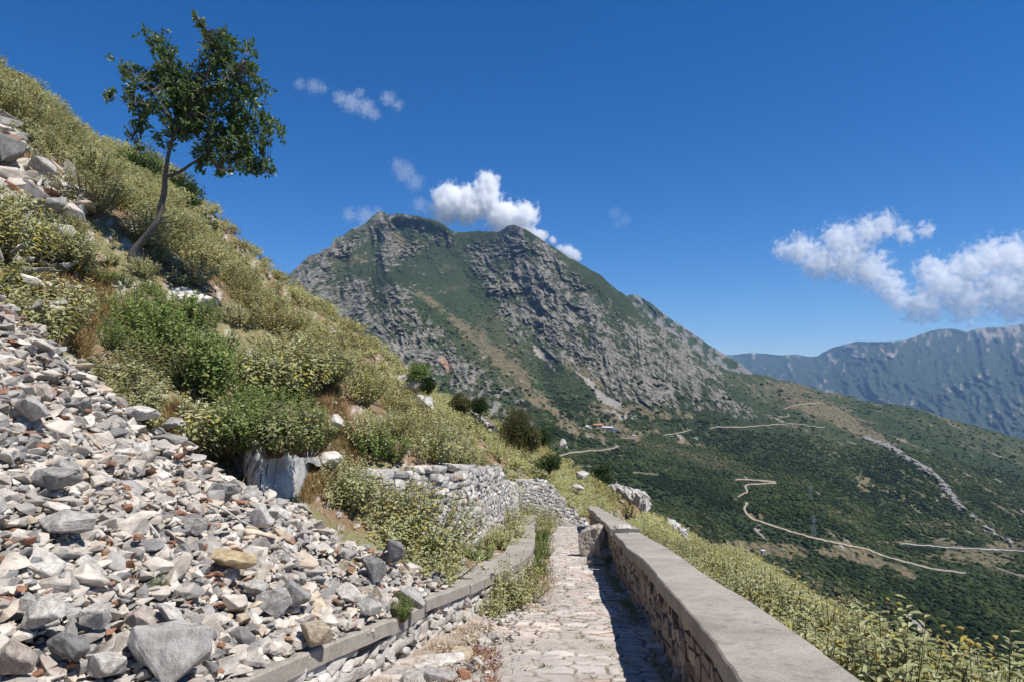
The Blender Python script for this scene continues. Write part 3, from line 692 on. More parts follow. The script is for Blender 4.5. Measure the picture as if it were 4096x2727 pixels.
tag(link('pebbles', make_mesh('pebbles', V, Fc, M_STONE_A, False, {'var': rs.random(n)[I]})), 'small pebbles scattered along the foot of the kerb wall', 'pebbles', kind='stuff')
def unit3(v): return v/(np.linalg.norm(v, axis=-1, keepdims=True)+1e-9)
# --- grey limestone faces cropping out of the slope
M_CLIFF = stone_mat('outcrop_limestone', mono((.46, .45, .43), .05), False, .8, .02, 5)
def outcrop(px, py, w, h, th, label, seed, ybase=None, lean=.1, yaw=0., mat=M_CLIFF):
    """slab face centred at (px,py) in the view, w,h metres"""
    yy = ybase or solve_y(px, py+h*.35*F/9, lambda x, y: ground(x, y))
    p = unp(px, py, yy)
    m = sculpt('rock_outcrop', (w, th, h), seed, mat, 16, 4, .035, (1, 1, 1))
    o = link('rock_outcrop', m, None, Vector((p[0], p[1]+th*.25, p[2]))); o.rotation_euler = (-lean, 0, yaw)
    tag(o, label, 'rock'); return o
def rock_face(pxs, pyb, pyt, name, lab, seed, mat, depth=.9, amp=.16, ys=None):
    nu, nv = 190, 60; u = np.linspace(0, 1, nu); k = np.linspace(0, 1, len(pxs)); PX = np.interp(u, k, pxs); B = np.interp(u, k, pyb); T = np.interp(u, k, pyt)
    if ys is None: yy = np.array([solve_y(a, b, lambda x, y: ground(x, y, False), 3) or 8 for a, b in zip(PX, B)])-.12
    else: yy = np.interp(u, k, ys)
    yy = np.convolve(np.pad(yy, 12, 'edge'), np.ones(25)/25, 'valid')+.35*sst(.42, .36, u)-.12*sst(.60, .57, u)+.1*sst(.9, 1, u)
    rows = []
    for v in np.linspace(-.25, 1, nv): 
        t = T-5*(fbm(P3(u*11, seed, 0), 3, seed)-.5)*2; rows.append(unp(PX, B+(t-B)*v, yy+.06*v*yy*.25))
    top = rows[-1]
    for q in (.12, .3, .6, 1.): rows.append(top+np.array([0, depth*q, .12*q-.5*q*q]))
    G = np.array(rows); X = G[..., 0]*1.0; Z = G[..., 2]
    wx = X+.10*(fbm(P3(X*3, Z*3, seed), 3, seed)-.5); d1, d2, cid = worley(wx*4.2+seed, (Z+.15*X)*.55, seed, .9); e1, e2, ci2 = worley(wx*13+seed, (Z-.15*X)*2.1, seed+1, .95)
    d = (cid-.5)*amp*1.5+(1-sst(0, .06, d2-d1))*-.05+(ci2-.5)*amp*.25-.0*(1-sst(0, .12, e2-e1))+amp*.9*(fbm(P3(X*5, Z*5, seed), 5, seed+3)-.5)
    G[..., 1] -= d; G[..., 0] += .3*d
    m = make_mesh(name, G.reshape(-1, 3), grid_faces(*G.shape[:2]), mat, False); o = link(name, m); tag(o, lab, 'rock'); return o
rock_face([200, 215, 232, 250, 262, 285, 300, 312], [440, 458, 474, 492, 504, 506, 500, 478], [448, 442, 446, 438, 446, 439, 442, 462], 'rock_outcrop', 'long grey rock face with hanging leaf shadows between heap and bushes', 31, M_CLIFF, .9, .15)
outcrop(124, 370, .45, .6, .5, 'isolated upright grey rock between green weeds above the heap', 305, 8.6, .1, .2)
outcrop(18, 288, 1.3, .9, .8, 'dark cracked grey rock face at the left edge', 306, 10.5, .1, .1)
outcrop(55, 335, .7, .5, .5, 'pale low rock in reddish weeds near the left edge', 311, 9.2, .1, .1)
outcrop(88, 292, .8, .45, .5, 'pale weathered rock beneath the grey-green sage below the tree', 312, 10.2, .1, .1)
outcrop(180, 303, .9, .6, .5, 'white broken rock showing between sage and green bushes', 307, 11.0, .1, .1, M_ST['white'])
outcrop(335, 420, .22, .2, .22, 'small white rock in the reddish gully', 308, 10.5, .1, .1, M_ST['white'])
outcrop(330, 460, .32, .24, .25, 'rounded white rock at the lower end of the reddish gully', 313, 9.4, .1, .5, M_ST['white'])
outcrop(415, 381, 2.2, 1.2, 1.2, 'large white rock on the hill skyline beside a green bush', 309, 40, .1, .2, M_ST['white'])
outcrop(421, 404, 1.2, .9, .8, 'rounded grey rock among sage below the skyline rock', 310, 32, .1, .2, M_ST['pale grey'])
outcrop(662, 543-17, .1, .1, .1, 'x', 314, 40) if False else None
def crag(pts, lab, seed, mat=M_CLIFF):
    """pts: (px,py,top height m,width m,y): a run of jagged fins in one rock body"""
    r = np.random.default_rng(seed); V = []; Fc = []; o_ = 0; c0 = unp(pts[0][0], pts[0][1], pts[0][4])
    for px, py, h, w, yy in pts:
        for k in range(4):
            v, f = rock_proto(seed*7+k+int(px), 11, False, (1, .8, 1), 2, .05); q = rotmats(1, .6, r)[0]
            n = unit3(v); v = v+n*((fbm(v*5+k, 4, seed+k, .6, True)-.55)*.30)[:, None]
            sc = np.array([w*r.uniform(.6, 1.1), w*r.uniform(.5, .9), h*r.uniform(.6, 1.3)]); v = (v*sc)@q.T+unp(px+r.normal()*w*4/yy*3, py, yy)+np.array([0, r.normal()*w*.3, -h*.15])-c0
            V.append(v); Fc.append(f+o_); o_ += len(v)
    o = link('rock_crag', make_mesh('rock_crag', np.concatenate(V), np.concatenate(Fc), mat, False), None, Vector(c0)); tag(o, lab, 'rock')
def unit3(v): return v/(np.linalg.norm(v, axis=-1, keepdims=True)+1e-9)
crag([(611, 489, 1.0, 1.3, 62), (617, 488, 1.2, 1.3, 62), (623, 490, 1.1, 1.2, 61)], 'upper left jagged grey limestone crag beyond the parapet', 3)
crag([(629, 492, 1.1, 1.3, 60), (635, 493, 1.3, 1.3, 60), (640, 497, 1.2, 1.2, 58), (645, 503, 1.1, 1.1, 57)], 'right jagged grey limestone crag sloping down beyond the parapet', 5)
crag([(667, 521, .8, 1.1, 48), (673, 525, .7, 1.1, 47), (680, 531, .8, 1.1, 46)], 'grey crag half hidden in sage right of the parapet', 8)
crag([(572, 516, 1.0, .5, 36.5), (575, 520, .9, .5, 36.5)], 'tall grey rock standing at the end of the parapet', 9)
for (px, py, w, h, yy, lab, sd) in [(583, 475, 1.0, .6, 48, 'pale rock on the far sage slope above the walls', 324), (563, 443, .55, .6, 45, 'pale rock beside the dark bush on the far slope', 325), (578, 487, .9, .4, 44, 'low white rock on the far sage slope', 327)]:
    outcrop(px, py, w, h, w*.8, lab, sd, yy, .1, .3)
# bleached dead branches over the upper rocks
def tube(pts, rad, ns=6):
    pts = np.array(pts, float); n = len(pts); t = np.gradient(pts, axis=0); t /= np.maximum(np.linalg.norm(t, axis=1)[:, None], 1e-9)
    up = np.array([0, 0, 1.]) if abs(t[0, 2]) < .8 else np.array([1., 0, 0]); V = []
    for i in range(n):
        u = np.cross(t[i], up); u /= np.linalg.norm(u)+1e-9; w = np.cross(t[i], u); up = np.cross(u, t[i])
        a = np.arange(ns)*2*np.pi/ns; V.append(pts[i]+rad[i]*(np.cos(a)[:, None]*u+np.sin(a)[:, None]*w))
    i = np.arange(n-1)[:, None]*ns; j = np.arange(ns)[None]; k = (j+1) % ns
    return np.concatenate(V), np.stack([i+j, i+k, i+ns+k, i+ns+j], -1).reshape(-1, 4)
def join(parts):
    V = []; Fq = []; o = 0
    for v, f in parts: V.append(v); Fq.append(f+o); o += len(v)
    return np.concatenate(V), np.concatenate(Fq)
def wob(pts, n, amp, seed):
    L, s = resample(pts, 1e9) if False else (None, None)
    pts = np.array(pts, float); d = np.r_[0, np.cumsum(np.linalg.norm(np.diff(pts, axis=0), axis=1))]; q = np.linspace(0, d[-1], n)
    L = np.stack([np.interp(q, d, pts[:, k]) for k in range(3)], 1)
    for _ in range(2): L[1:-1] = (L[:-2]+2*L[1:-1]+L[2:])/4
    return L+amp*(np.stack([vn(np.c_[q*3, q*0+seed, q*0+k], 5) for k in range(3)], 1)-.5)*np.sin(np.linspace(0, np.pi, n))[:, None]
DB = [([(38, 168), (50, 176), (62, 183), (72, 195)], .07), ([(43, 178), (42, 186), (37, 193)], .05), ([(43, 178), (44, 190), (43, 200)], .045), ([(60, 182), (66, 192), (73, 200)], .04), ([(10, 137), (18, 145), (20, 152)], .07), ([(70, 184), (64, 188), (66, 190)], .03)]
parts = []
for i, (pp, r) in enumerate(DB):
    q = [unp(a, b, (solve_y(a, b, lambda x, y: pile_z(x, y)+.22) or 14)) for a, b in pp]; L = wob(q, 14, .08, i); parts.append(tube(L, np.linspace(r, r*.35, 14)))
V, Fc = join(parts); o = link('dead_branch', make_mesh('dead_branch', V, Fc, M_DEAD, True)); tag(o, 'bleached grey dead branches lying over the upper rocks', 'dead branch')
onp = lambda a, b, h: unp(a, b, solve_y(a, b, lambda x, y: pile_z(x, y)+h))
L = wob([onp(a, b, .14) for a, b in ((208, 502), (222, 508), (240, 520), (258, 528))], 16, .03, 9)
V, Fc = tube(L+np.array([0, 0, .0]), np.linspace(.010, .005, 16)); tag(link('dead_branch', make_mesh('dead_branch', V, Fc, M_DEAD, True)), 'thin grey stick lying across the middle of the rubble heap', 'dead branch')
L = wob([onp(a, b, .10) for a, b in ((146, 520), (155, 532), (164, 546))], 12, .03, 19)
V, Fc = tube(L+np.array([0, 0, .0]), np.linspace(.012, .006, 12)); tag(link('dead_branch', make_mesh('dead_branch', V, Fc, M_DEAD, True)), 'short bleached root among stones left of the long tan block', 'dead branch')
# ------------------------------------------------------------------ vegetation
def leaves(base, dirv, nrm, ln, wd, curl=.25, six=True):
    """base (n,3), dirv unit, nrm approx normal; returns verts, faces, leaf index"""
    n = len(base); s = np.cross(dirv, nrm); s /= np.linalg.norm(s, axis=1)[:, None]+1e-9; u = np.cross(s, dirv)
    ln = np.asarray(ln)[:, None]; wd = np.asarray(wd)[:, None]
    if six:
        b = base; t = base+dirv*ln-u*ln*curl
        a1 = base+dirv*ln*.35+u*wd*.15; a2 = base+dirv*ln*.72-u*ln*curl*.45+u*wd*.12
        V = np.stack([b, a1+s*wd*.5, a2+s*wd*.42, t, a2-s*wd*.42, a1-s*wd*.5], 1).reshape(-1, 3)
        o = np.arange(n)[:, None]*6
        Fq = np.concatenate([o+np.array([[0, 1, 2, 3]]), o+np.array([[3, 4, 5, 0]])]); k = 6
    else:
        m = base+dirv*ln*.5+u*wd*.18
        V = np.stack([base, m+s*wd*.5, base+dirv*ln-u*ln*curl*.6, m-s*wd*.5], 1).reshape(-1, 3)
        Fq = (np.arange(n)[:, None]*4+np.array([[0, 1, 2, 3]])); k = 4
    return V, Fq, np.repeat(np.arange(n), k)
def unit(v): return v/(np.linalg.norm(v, axis=-1, keepdims=True)+1e-9)
def sage_proto(seed, nst=46, lv=13, R=.55, H=.8, ll=.06, lw=.02, heads=8, six=True, dens=1.0, up=.5, stemn=None, yellow=0.):
    r = np.random.default_rng(seed); B = []; D = []; NN = []; Ls = []; va = []; stems = []; hd = []
    for k in range(nst):
        a = r.uniform(0, 6.283); rr = math.sqrt(r.random())*R; q = rr/R
        hh = H*(1-.45*q*q)*r.uniform(.75, 1.08)
        tip = np.array([math.cos(a)*rr, math.sin(a)*rr, hh]); base = np.array([math.cos(a)*rr*.25, math.sin(a)*rr*.25, 0.])
        mid = base*.5+tip*.5+np.array([math.cos(a), math.sin(a), 0])*rr*.18
        tt = np.linspace(0, 1, 7)[:, None]; c = (1-tt)**2*base+2*tt*(1-tt)*mid+tt**2*tip
        stems.append((c, q))
        for j in range(lv):
            t = 1-(1-.14)*(j/lv)**1.1+r.normal()*.01; t = min(t, 1)
            pos = (1-t)**2*base+2*t*(1-t)*mid+t*t*tip
            ax = unit(2*(1-t)*(mid-base)+2*t*(tip-mid)); an = r.uniform(0, 6.283) if j % 2 == 0 else an+math.pi+r.normal()*.3
            e1 = unit(np.cross(ax, [.3, .2, .9])); e2 = np.cross(ax, e1); o = e1*math.cos(an)+e2*math.sin(an)
            el = r.uniform(up*.3, up*1.4)*(1.0 if j > 3 else 1.7); d = unit(o+ax*el)
            B.append(pos); D.append(d); NN.append(ax); Ls.append(ll*r.uniform(.7, 1.2)*(.75 if j < 2 else 1))
            v = np.clip(.50+r.normal()*.14+(.10 if j < 4 else -.05), .02, .76)
            if r.random() < .05+yellow+(.05 if j > lv*.6 else 0): v = r.uniform(.82, 1)
            va.append(v)
        if k < heads:
            hp = tip+np.array([0, 0, r.uniform(.06, .16)]); hd.append((tip, hp))
    B, D, NN, Ls, va = map(np.array, (B, D, NN, Ls, va))
    V, Fq, I = leaves(B, D, NN, Ls, Ls*lw/ll*r.uniform(.8, 1.2, len(Ls)), .3, six)
    st = join([tube(c, np.linspace(.006, .0025, 7), 3) for c, q in stems[:(stemn or nst)]]+[tube(np.array([a, b]), [.0025, .002], 3) for a, b in hd])
    heads_ = None
    if hd:
        hv = []
        for _, p in hd:
            bm = bmesh.new(); bmesh.ops.create_icosphere(bm, subdivisions=1, radius=.017+.006*r.random()); v = np.array([q.co[:] for q in bm.verts]); f = np.array([[q.index for q in ff.verts] for ff in bm.faces]); bm.free()
            v[:, 2] *= .75; v *= 1+.18*r.normal(size=(len(v), 1)); hv.append((v+p, f))
        heads_ = join(hv)
    return dict(leaf=(V, Fq, va[I]), stem=st, head=heads_)
PR_SAGE = [sage_proto(900+i, 78, 17, .5+.04*i, .62+.04*i, .064, .025, [3, 9, 5, 14, 0][i], True, yellow=[.0, .05, .0, .12, .02][i]) for i in range(5)]
def mk_plant(pr, lm, hm=M_HEAD, sm=M_TWIG, nm='sage_bush'):
    me = make_mesh('leaves', pr['leaf'][0], pr['leaf'][1], lm, False, {'var': pr['leaf'][2]})
    ms = make_mesh('stems', pr['stem'][0], pr['stem'][1], sm)
    if pr['head']:
        a, b = pr['stem'], pr['head']; ms = make_mesh('stems', np.concatenate([a[0], b[0]]), [a[1], b[1]+len(a[0])], sm); ms.materials.append(hm)
        ms.polygons.foreach_set('material_index', np.r_[np.zeros(len(a[1]), dtype=np.int32), np.ones(len(b[1]), dtype=np.int32)])
    return me, ms
def place(meshes, name, loc, yaw, scale, label, cat, group=None, tilt=(0, 0)):
    r = link(name, None, None, loc); r.rotation_euler = (tilt[0], tilt[1], yaw); r.scale = scale if isinstance(scale, tuple) else (scale,)*3
    tag(r, label, cat, group)
    for nm, m in zip(('foliage', 'stems'), meshes):
        if m: link(nm, m, r)
    return r
SAGE_M = [mk_plant(p, M_SAGE) for p in PR_SAGE]
SAGE_DRY = [mk_plant(p, M_SAGEDRY, M_HEADK if i == 0 else M_HEAD) for i, p in enumerate(PR_SAGE[:4])]
SAGE_LO = [sage_proto(950+i, 34, 12, .52, .66, .098, .040, 0, False, stemn=4) for i in range(6)]
SAGE_VLO = [sage_proto(970+i, 20, 9, .52, .64, .16, .068, 0, False, stemn=2) for i in range(5)]
PR_GREEN = [sage_proto(990+i, 70, 18, .42, .66, .052, .027, 0, True, up=.7) for i in range(3)]
GREEN_M = [mk_plant(p, M_GREEN) for p in PR_GREEN]
YT = float(solve_y(130, 262, lambda x, y: ground(x, y)) or 13); print('YT', YT)
TRK = [(100, 228), (128, 215), (140, 200), (172, 200), (176, 235), (170, 300), (112, 305), (98, 270)]
# exclusion zones seen in the picture (rubble, gully, outcrops)
GULLY = [(310, 385), (335, 375), (352, 430), (372, 462), (340, 480), (310, 505), (300, 500), (312, 440)]
WEEDS = [(40, 255), (110, 265), (115, 300), (95, 345), (85, 365), (55, 330), (28, 290)]
BARE = [(270, 422), (310, 425), (312, 500), (290, 510), (255, 500), (205, 450), (205, 428)]
rv = np.random.default_rng(31)
def cand(n, ymax=70):
    y = 2+(rv.random(n)**.75)*(ymax-2); t = rv.uniform(-1.05, 1.2, n); x = t*y
    z = ground(x, y); px, py = proj(x, y, z); return x, y, z, px, py
def veg_ok(x, y, z, px, py):
    L = (x < xc(y)-.8) | (x > xo(y)+.35)
    L &= ~((y > 9.5) & (y < 36) & (x > xr(y)-.35) & (x < xi(y)))
    for P_ in (POLY_A, POLY_B, GULLY, WEEDS, BARE): L &= ~(inpoly(px, py, P_) & (x < 0))
    L &= ~(inpoly(px, py, TRK) & (y < YT+.6) & (x < 0))
    L &= ~((y < 8.5) & (x < xc(y)) & (x > xc(y)-6.5) & (px > -60) & (py > 470))
    L &= ~((px > 505) & (px < 592) & (py > 470) & (y > 27) & (y < 33.5))
    c = xo(y)
    L &= ~((y < 29) & (x > xc(y)-.8) & (x < c+.35))
    # thin out what stands in front of the walls and crags
    L &= ~((px > 515) & (px < 590) & (y > 26) & (y < 33) & (x < xi(y)))
    return L
# poisson thinning through a grid
def thin(x, y, r):
    g = {}; k = []
    for i in range(len(x)):
        c = r[i]; a, b = int(x[i]//1.0), int(y[i]//1.0); ok = True
        for da in (-1, 0, 1):
            for db in (-1, 0, 1):
                for j in g.get((a+da, b+db), ()):
                    if (x[i]-x[j])**2+(y[i]-y[j])**2 < (.5*(c+r[j]))**2: ok = False; break
                if not ok: break
            if not ok: break
        if ok: g.setdefault((a, b), []).append(i); k.append(i)
    return np.array(k)
x, y, z, px, py = cand(26000); ok = veg_ok(x, y, z, px, py) & (px > -90) & (px < 1130)
x, y, z, px, py = [q[ok] for q in (x, y, z, px, py)]
sep = np.interp(y, [3, 20, 60], [.52, .50, .82]); k = thin(x, y, sep)
x, y, z, px, py = [q[k] for q in (x, y, z, px, py)]
size = rv.uniform(.8, 1.25, len(x))*np.interp(y, [3, 25, 60], [.95, 1.0, 1.25])
big = np.where((px > -40) & (px < 1060) & (py < 760), size/y, 0)
order = np.argsort(-big); indiv = order[:248]; rest = order[248:]
patch = fbm(P3(x*.22, y*.22), 3, 91)
def where(px, py, x, y):
    if x > 0 and y < 27 and x > xi(y): return 'right of the parapet, ' + ('near the corner' if y < 5.5 else 'half way along' if y < 13 else 'near its end')
    if px < 100: return 'at the left edge'
    if px < 215: return 'around the lone tree'
    if px < 330: return 'above the grey rock outcrop'
    return 'above the stone wall'
for i in indiv:
    dry = patch[i]+rv.normal()*.03 > .60 and x[i] < 0
    kk = int(rv.integers(5)) if not dry else int(rv.integers(4))
    green = (inpoly(np.array([px[i]]), np.array([py[i]]), [(120, 290), (200, 280), (235, 330), (320, 390), (330, 440), (200, 450), (120, 380)])[0]) and rv.random() < .65
    s = size[i]
    if x[i] > 0 and y[i] < 7: s = size[i]*np.interp(x[i]/y[i], [.45, .55, .75, .9], [.75, 1.05, .95, .8])
    if green: ms, lab, cat, nm = GREEN_M[kk % 3], 'fresh green leafy bush', 'bush', 'green_bush'
    elif dry: ms, lab, cat, nm = SAGE_DRY[kk], 'brownish dry sage bush with seed heads', 'bush', 'sage_bush'
    else:
        ms, cat, nm = SAGE_M[kk], 'bush', 'sage_bush'
        lab = ['pale grey-green sage bush', 'grey-green sage bush with ochre seed heads', 'silvery sage bush', 'yellow-leaved sage bush with seed heads', 'tall plain sage bush without flowers'][kk]
    place(ms, nm, (x[i], y[i], z[i]-.10), rv.uniform(0, 6.28), (s, s, s*rv.uniform(.70, 1.0)), lab+' '+where(px[i], py[i], x[i], y[i]), cat, 'sage and green bushes on the slopes', (rv.normal()*.08, rv.normal()*.08-.18*(x[i] < 0)))
# the rest merged: nearer ones from the finer prototypes
for nm, sel, protos, lab in (('sage_scrub', rest[y[rest] < 26], SAGE_LO, 'mass of grey-green sage covering the near slope'), ('sage_scrub', rest[y[rest] >= 26], SAGE_VLO, 'mass of pale sage covering the far slope')):
    m = len(sel); dryv = (patch[sel]+rv.normal(size=m)*.03 > .60)
    pid = rv.integers(0, len(protos), m); S = size[sel][:, None]*rv.uniform(.85, 1.2, (m, 3))*np.array([1.05, 1.05, .85])
    pr = [(q['leaf'][0], q['leaf'][1]) for q in protos]
    R = rotmats(m, .2, rv); T = np.c_[x[sel], y[sel], z[sel]-.08]
    for dv, mt in ((False, M_SAGE), (True, M_SAGEDRY)):
        w = np.nonzero(dryv == dv)[0]
        if not len(w): continue
        V, Fc, I = bake(pr, pid[w], R[w], S[w], T[w])
        nl = len(V)//4; var = np.repeat(np.clip(rv.normal(.5, .16, nl), .02, .78), 4); yl = np.repeat(rv.random(nl) < .12, 4); var = np.where(yl, np.repeat(rv.uniform(.8, 1, nl), 4), var)
        o = link(nm if not dv else 'dry_sage_scrub', make_mesh(nm, V, Fc, mt, False, {'var': var})); tag(o, lab if not dv else lab.replace('grey-green sage', 'dry brown sage').replace('pale sage', 'dry yellowish sage'), 'scrub', kind='stuff')
# seed heads sticking up all over (merged)
w = rng.choice(len(x), 900); hx = x[w]+rv.normal(size=900)*.3; hy = y[w]+rv.normal(size=900)*.3
okh = veg_ok(hx, hy, 0*hx, *proj(hx, hy, ground(hx, hy))); hx, hy = hx[okh], hy[okh]; hz = ground(hx, hy)+.72+rv.uniform(0, .3, len(hx))
bm = bmesh.new(); bmesh.ops.create_icosphere(bm, subdivisions=1, radius=1); hv = np.array([q.co[:] for q in bm.verts]); hf = np.array([[q.index for q in ff.verts] for ff in bm.faces]); bm.free()
s = rv.uniform(.018, .030, len(hx)); V, Fc, I = bake([(hv, hf)], np.zeros(len(hx), int), rotmats(len(hx), .3, rv), np.repeat(s[:, None], 3, 1)*[1, 1, .7], np.c_[hx, hy, hz])
st = join([tube(np.array([[a+.03, b, c-.45], [a, b, c]]), [.004, .003], 3) for a, b, c in zip(hx, hy, hz)])
tag(link('seed_stalks', make_mesh('seed_stalks', *st, M_TWIG)), 'thin dry stalks rising above the sage', 'seed stalks', kind='stuff')
tag(link('seed_balls', make_mesh('seed_balls', V, Fc, M_HEAD)), 'round ochre seed heads over the sage', 'seed heads', kind='stuff')

# --- placed bushes
def bush_at(px, py, fz, ms, nm, s, lab, cat='bush', group=None, yy=None, yaw=None, dz=-.05):
    yy = yy or solve_y(px, py, fz)
    if yy is None: return
    p = unp(px, py, yy); z_ = float(fz(p[0], yy)); place(ms, nm, (p[0], yy, z_+dz), rv.uniform(0, 6) if yaw is None else yaw, s, lab, cat, group)
gz = lambda x, y: ground(x, y)
for k_, (px_, py_, ms, nm, s_, lb) in enumerate([(238, 440, GREEN_M[0], 'green_bush', 1.1, 'fresh green bush on top of the rock face, left'), (268, 436, GREEN_M[1], 'green_bush', 1.1, 'fresh green bush hanging over the middle of the rock face'), (298, 432, GREEN_M[2], 'green_bush', 1.0, 'green bush hanging over the right end of the rock face'), (255, 400, SAGE_M[1], 'sage_bush', 1.3, 'sage with ochre heads above the rock face, left'), (290, 395, SAGE_M[3], 'sage_bush', 1.4, 'yellowish sage above the middle of the rock face'), (318, 385, SAGE_M[0], 'sage_bush', 1.3, 'sage at the upper right of the rock face beside the gully'), (188, 385, GREEN_M[1], 'green_bush', 1.35, 'big fresh green bush at the top edge of the heap'), (165, 370, GREEN_M[0], 'green_bush', 1.3, 'fresh green bush above the bright white flat stone'), (205, 398, GREEN_M[2], 'green_bush', 1.2, 'fresh green bush right above the heap beside the rock face'), (142, 345, GREEN_M[2], 'green_bush', 1.3, 'feathery light green bush left of the big fresh green one'), (170, 335, GREEN_M[0], 'green_bush', 1.2, 'feathery light green bush under the sage with ochre heads'), (45, 262, SAGE_M[2], 'sage_bush', 1.0, 'pale sage clump below the upper rubble patch'), (72, 275, SAGE_M[0], 'sage_bush', 1.1, 'pale sage clump left of the tree foot'), (8, 262, SAGE_M[3], 'sage_bush', 1.2, 'yellowish sage cut by the left edge below the upper rubble'), (372, 458, GREEN_M[1], 'green_bush', .9, 'bright green bush on top of the left end of the dry-stone wall'), (392, 460, GREEN_M[0], 'green_bush', .8, 'bright green bush on top of the dry-stone wall'), (440, 458, SAGE_M[1], 'sage_bush', 1.3, 'sage leaning over the top of the dry-stone wall')]):
    bush_at(px_, py_, gz, ms, nm, s_, lb)
for k_, (px_, py_, yy_, s_, ms_) in enumerate([(226, 446, 7.55, .95, 0), (248, 444, 7.45, .9, 1), (268, 447, 7.4, .95, 2), (288, 443, 7.4, .9, 0), (305, 446, 7.45, .8, 1)]):
    p = unp(px_, py_, yy_); place(GREEN_M[ms_] if k_ != 3 else SAGE_M[1], 'green_bush' if k_ != 3 else 'sage_bush', (p[0], p[1]+.1, p[2]-.12), 1.7*k_, s_, ('green bush' if k_ != 3 else 'yellowish sage')+' hanging over the top edge of the rock face, '+['far left', 'left', 'middle', 'right of middle', 'far right'][k_], 'bush')
kz = lambda x, y: zp(y)+.42
# the big sage bush over the kerb: denser, wide
PB = sage_proto(1201, 230, 19, 1.0, 1.1, .066, .026, 46, True, yellow=.08); BIGM = mk_plant(PB, M_SAGE)
place(BIGM, 'sage_bush', (-1.5, 9.2, float(zp(9.2))+.5), .3, (1.22, 1.0, 1.12), 'biggest yellowish sage bush with many seed heads, in front of the dry-stone wall', 'bush')
place(SAGE_M[1], 'sage_bush', (-.98, 7.75, float(zp(7.75))+.42), 1., (.85, .8, .72), 'yellow-green sage bush spilling over the kerb edge beside the heap', 'bush')
place(SAGE_M[3], 'sage_bush', (-.95, 8.5, float(zp(8.5))+.42), 2., (1.0, .9, .9), 'lower front part of sage growth with ochre heads over the kerb', 'bush')
place(SAGE_M[0], 'sage_bush', (-2.3, 8.7, float(zp(8.7))+.95), 3., (.95, .85, .7), 'grey sage bush at the top right of the rubble heap', 'bush')
place(GREEN_M[0], 'green_bush', (-2.75, 9.5, float(zp(9.5))+1.25), 1., (.9, .9, .8), 'small fresh green bush at the left end of the dry-stone wall', 'bush')
place(GREEN_M[1], 'green_bush', (-.62, 10.6, float(zp(10.6))+.42), 1., (.95, .95, .62), 'fresh green bush growing on the kerb top', 'bush')
for k_, (px_, py_, s_, lb) in enumerate([(478, 563, .55, 'small sage on the kerb top left of the green bush'), (499, 547, .8, 'sage bush at the foot of the dry-stone wall, nearest the kerb'), (508, 540, .9, 'sage bush at the foot of the dry-stone wall, second from the kerb'), (512, 527, 1.2, 'sage bush between wall foot and kerb further on'), (521, 516, 1.2, 'sage bush below the wall step further on'), (529, 508, 1.3, 'sage bush in front of the far crossing wall'), (540, 505, 1.2, 'last sage bush in front of the far crossing wall')]):
    bush_at(px_, py_, kz, SAGE_M[k_ % 5], 'sage_bush', (s_, s_, s_*.8), lb)
pz = lambda x, y: zp(y)
for k_, (px_, py_, s_, ms, nm, lb) in enumerate([(500, 612, .95, SAGE_M[0], 'sage_bush', 'sage bush growing from the kerb wall foot onto the path, nearest'), (514, 603, .85, SAGE_M[3], 'sage_bush', 'yellowish sage bush at the path edge behind the nearest one'), (484, 619, .6, SAGE_M[2], 'sage_bush', 'small silvery sage at the kerb wall foot'), (519, 588, .8, SAGE_DRY[1], 'sage_bush', 'drying sage on the left edge of the path'), (528, 575, .8, GREEN_M[1], 'green_bush', 'narrow green weed bush along the left path edge, nearer'), (538, 560, .9, GREEN_M[2], 'green_bush', 'narrow green weed bush along the left path edge, middle'), (541, 546, .9, GREEN_M[0], 'green_bush', 'green weed bush on the left path edge beside the boulder'), (543, 535, 1.0, SAGE_M[1], 'sage_bush', 'sage at the left path edge before the bend'), (546, 527, 1.2, SAGE_M[3], 'sage_bush', 'rounded sage at the bend of the path'), (551, 521, 1.2, SAGE_M[0], 'sage_bush', 'sage in front of the sloping concrete beam')]):
    bush_at(px_, py_, pz, ms, nm, (s_*1.05, s_*.95, s_*1.02), lb)
# small yellow-flowered weed by the parapet foot and tiny weeds on the heap
for px_, py_, s_, lb in [(641, 580, .38, 'tiny yellow-flowered weed at the parapet foot'), (158, 592, .28, 'tiny green sprig growing between stones of the heap'), (259, 560, .26, 'tiny yellowish sprig right of the long tan block'), (402, 668, .42, 'small green weed at the foot of the kerb wall'), (109, 345, .62, 'leafy green weed beside the isolated grey rock'), (14, 425, .0, '')]:
    if s_: bush_at(px_, py_, (lambda x, y: np.where(x < xc(y), pile_z(x, y), zp(y))), GREEN_M[1], 'weed', (s_*.6, s_*.6, s_), lb, 'weed')
# near sprig of big sage leaves at the left edge
place(SAGE_M[1], 'sage_bush', (-2.95, 3.55, -1.35), .4, (.42, .42, .75), 'close sage sprig with dark seed heads cut by the left edge of the frame', 'bush')
# big-leaved sage stems rising at the right
PBR = sage_proto(1301, 66, 19, .46, .95, .085, .034, 5, True, yellow=.03); BRM = mk_plant(PBR, M_SAGE)
for (xx, yy_, zz, s_, lb) in [(2.36, 4.25, -2.30, 1.0, 'tall large-leaved sage standing highest right of the parapet'), (2.95, 4.15, -2.45, .95, 'large-leaved sage right of the highest one'), (1.98, 4.6, -2.35, .8, 'large-leaved sage close behind the parapet edge'), (2.45, 3.6, -2.35, .85, 'nearest large-leaved sage with bare dark stem at the frame bottom'), (3.2, 3.7, -2.5, .75, 'large-leaved sage in the lower right corner')]:
    place(BRM, 'sage_bush', (xx, yy_, zz), xx*3, s_, lb, 'bush')
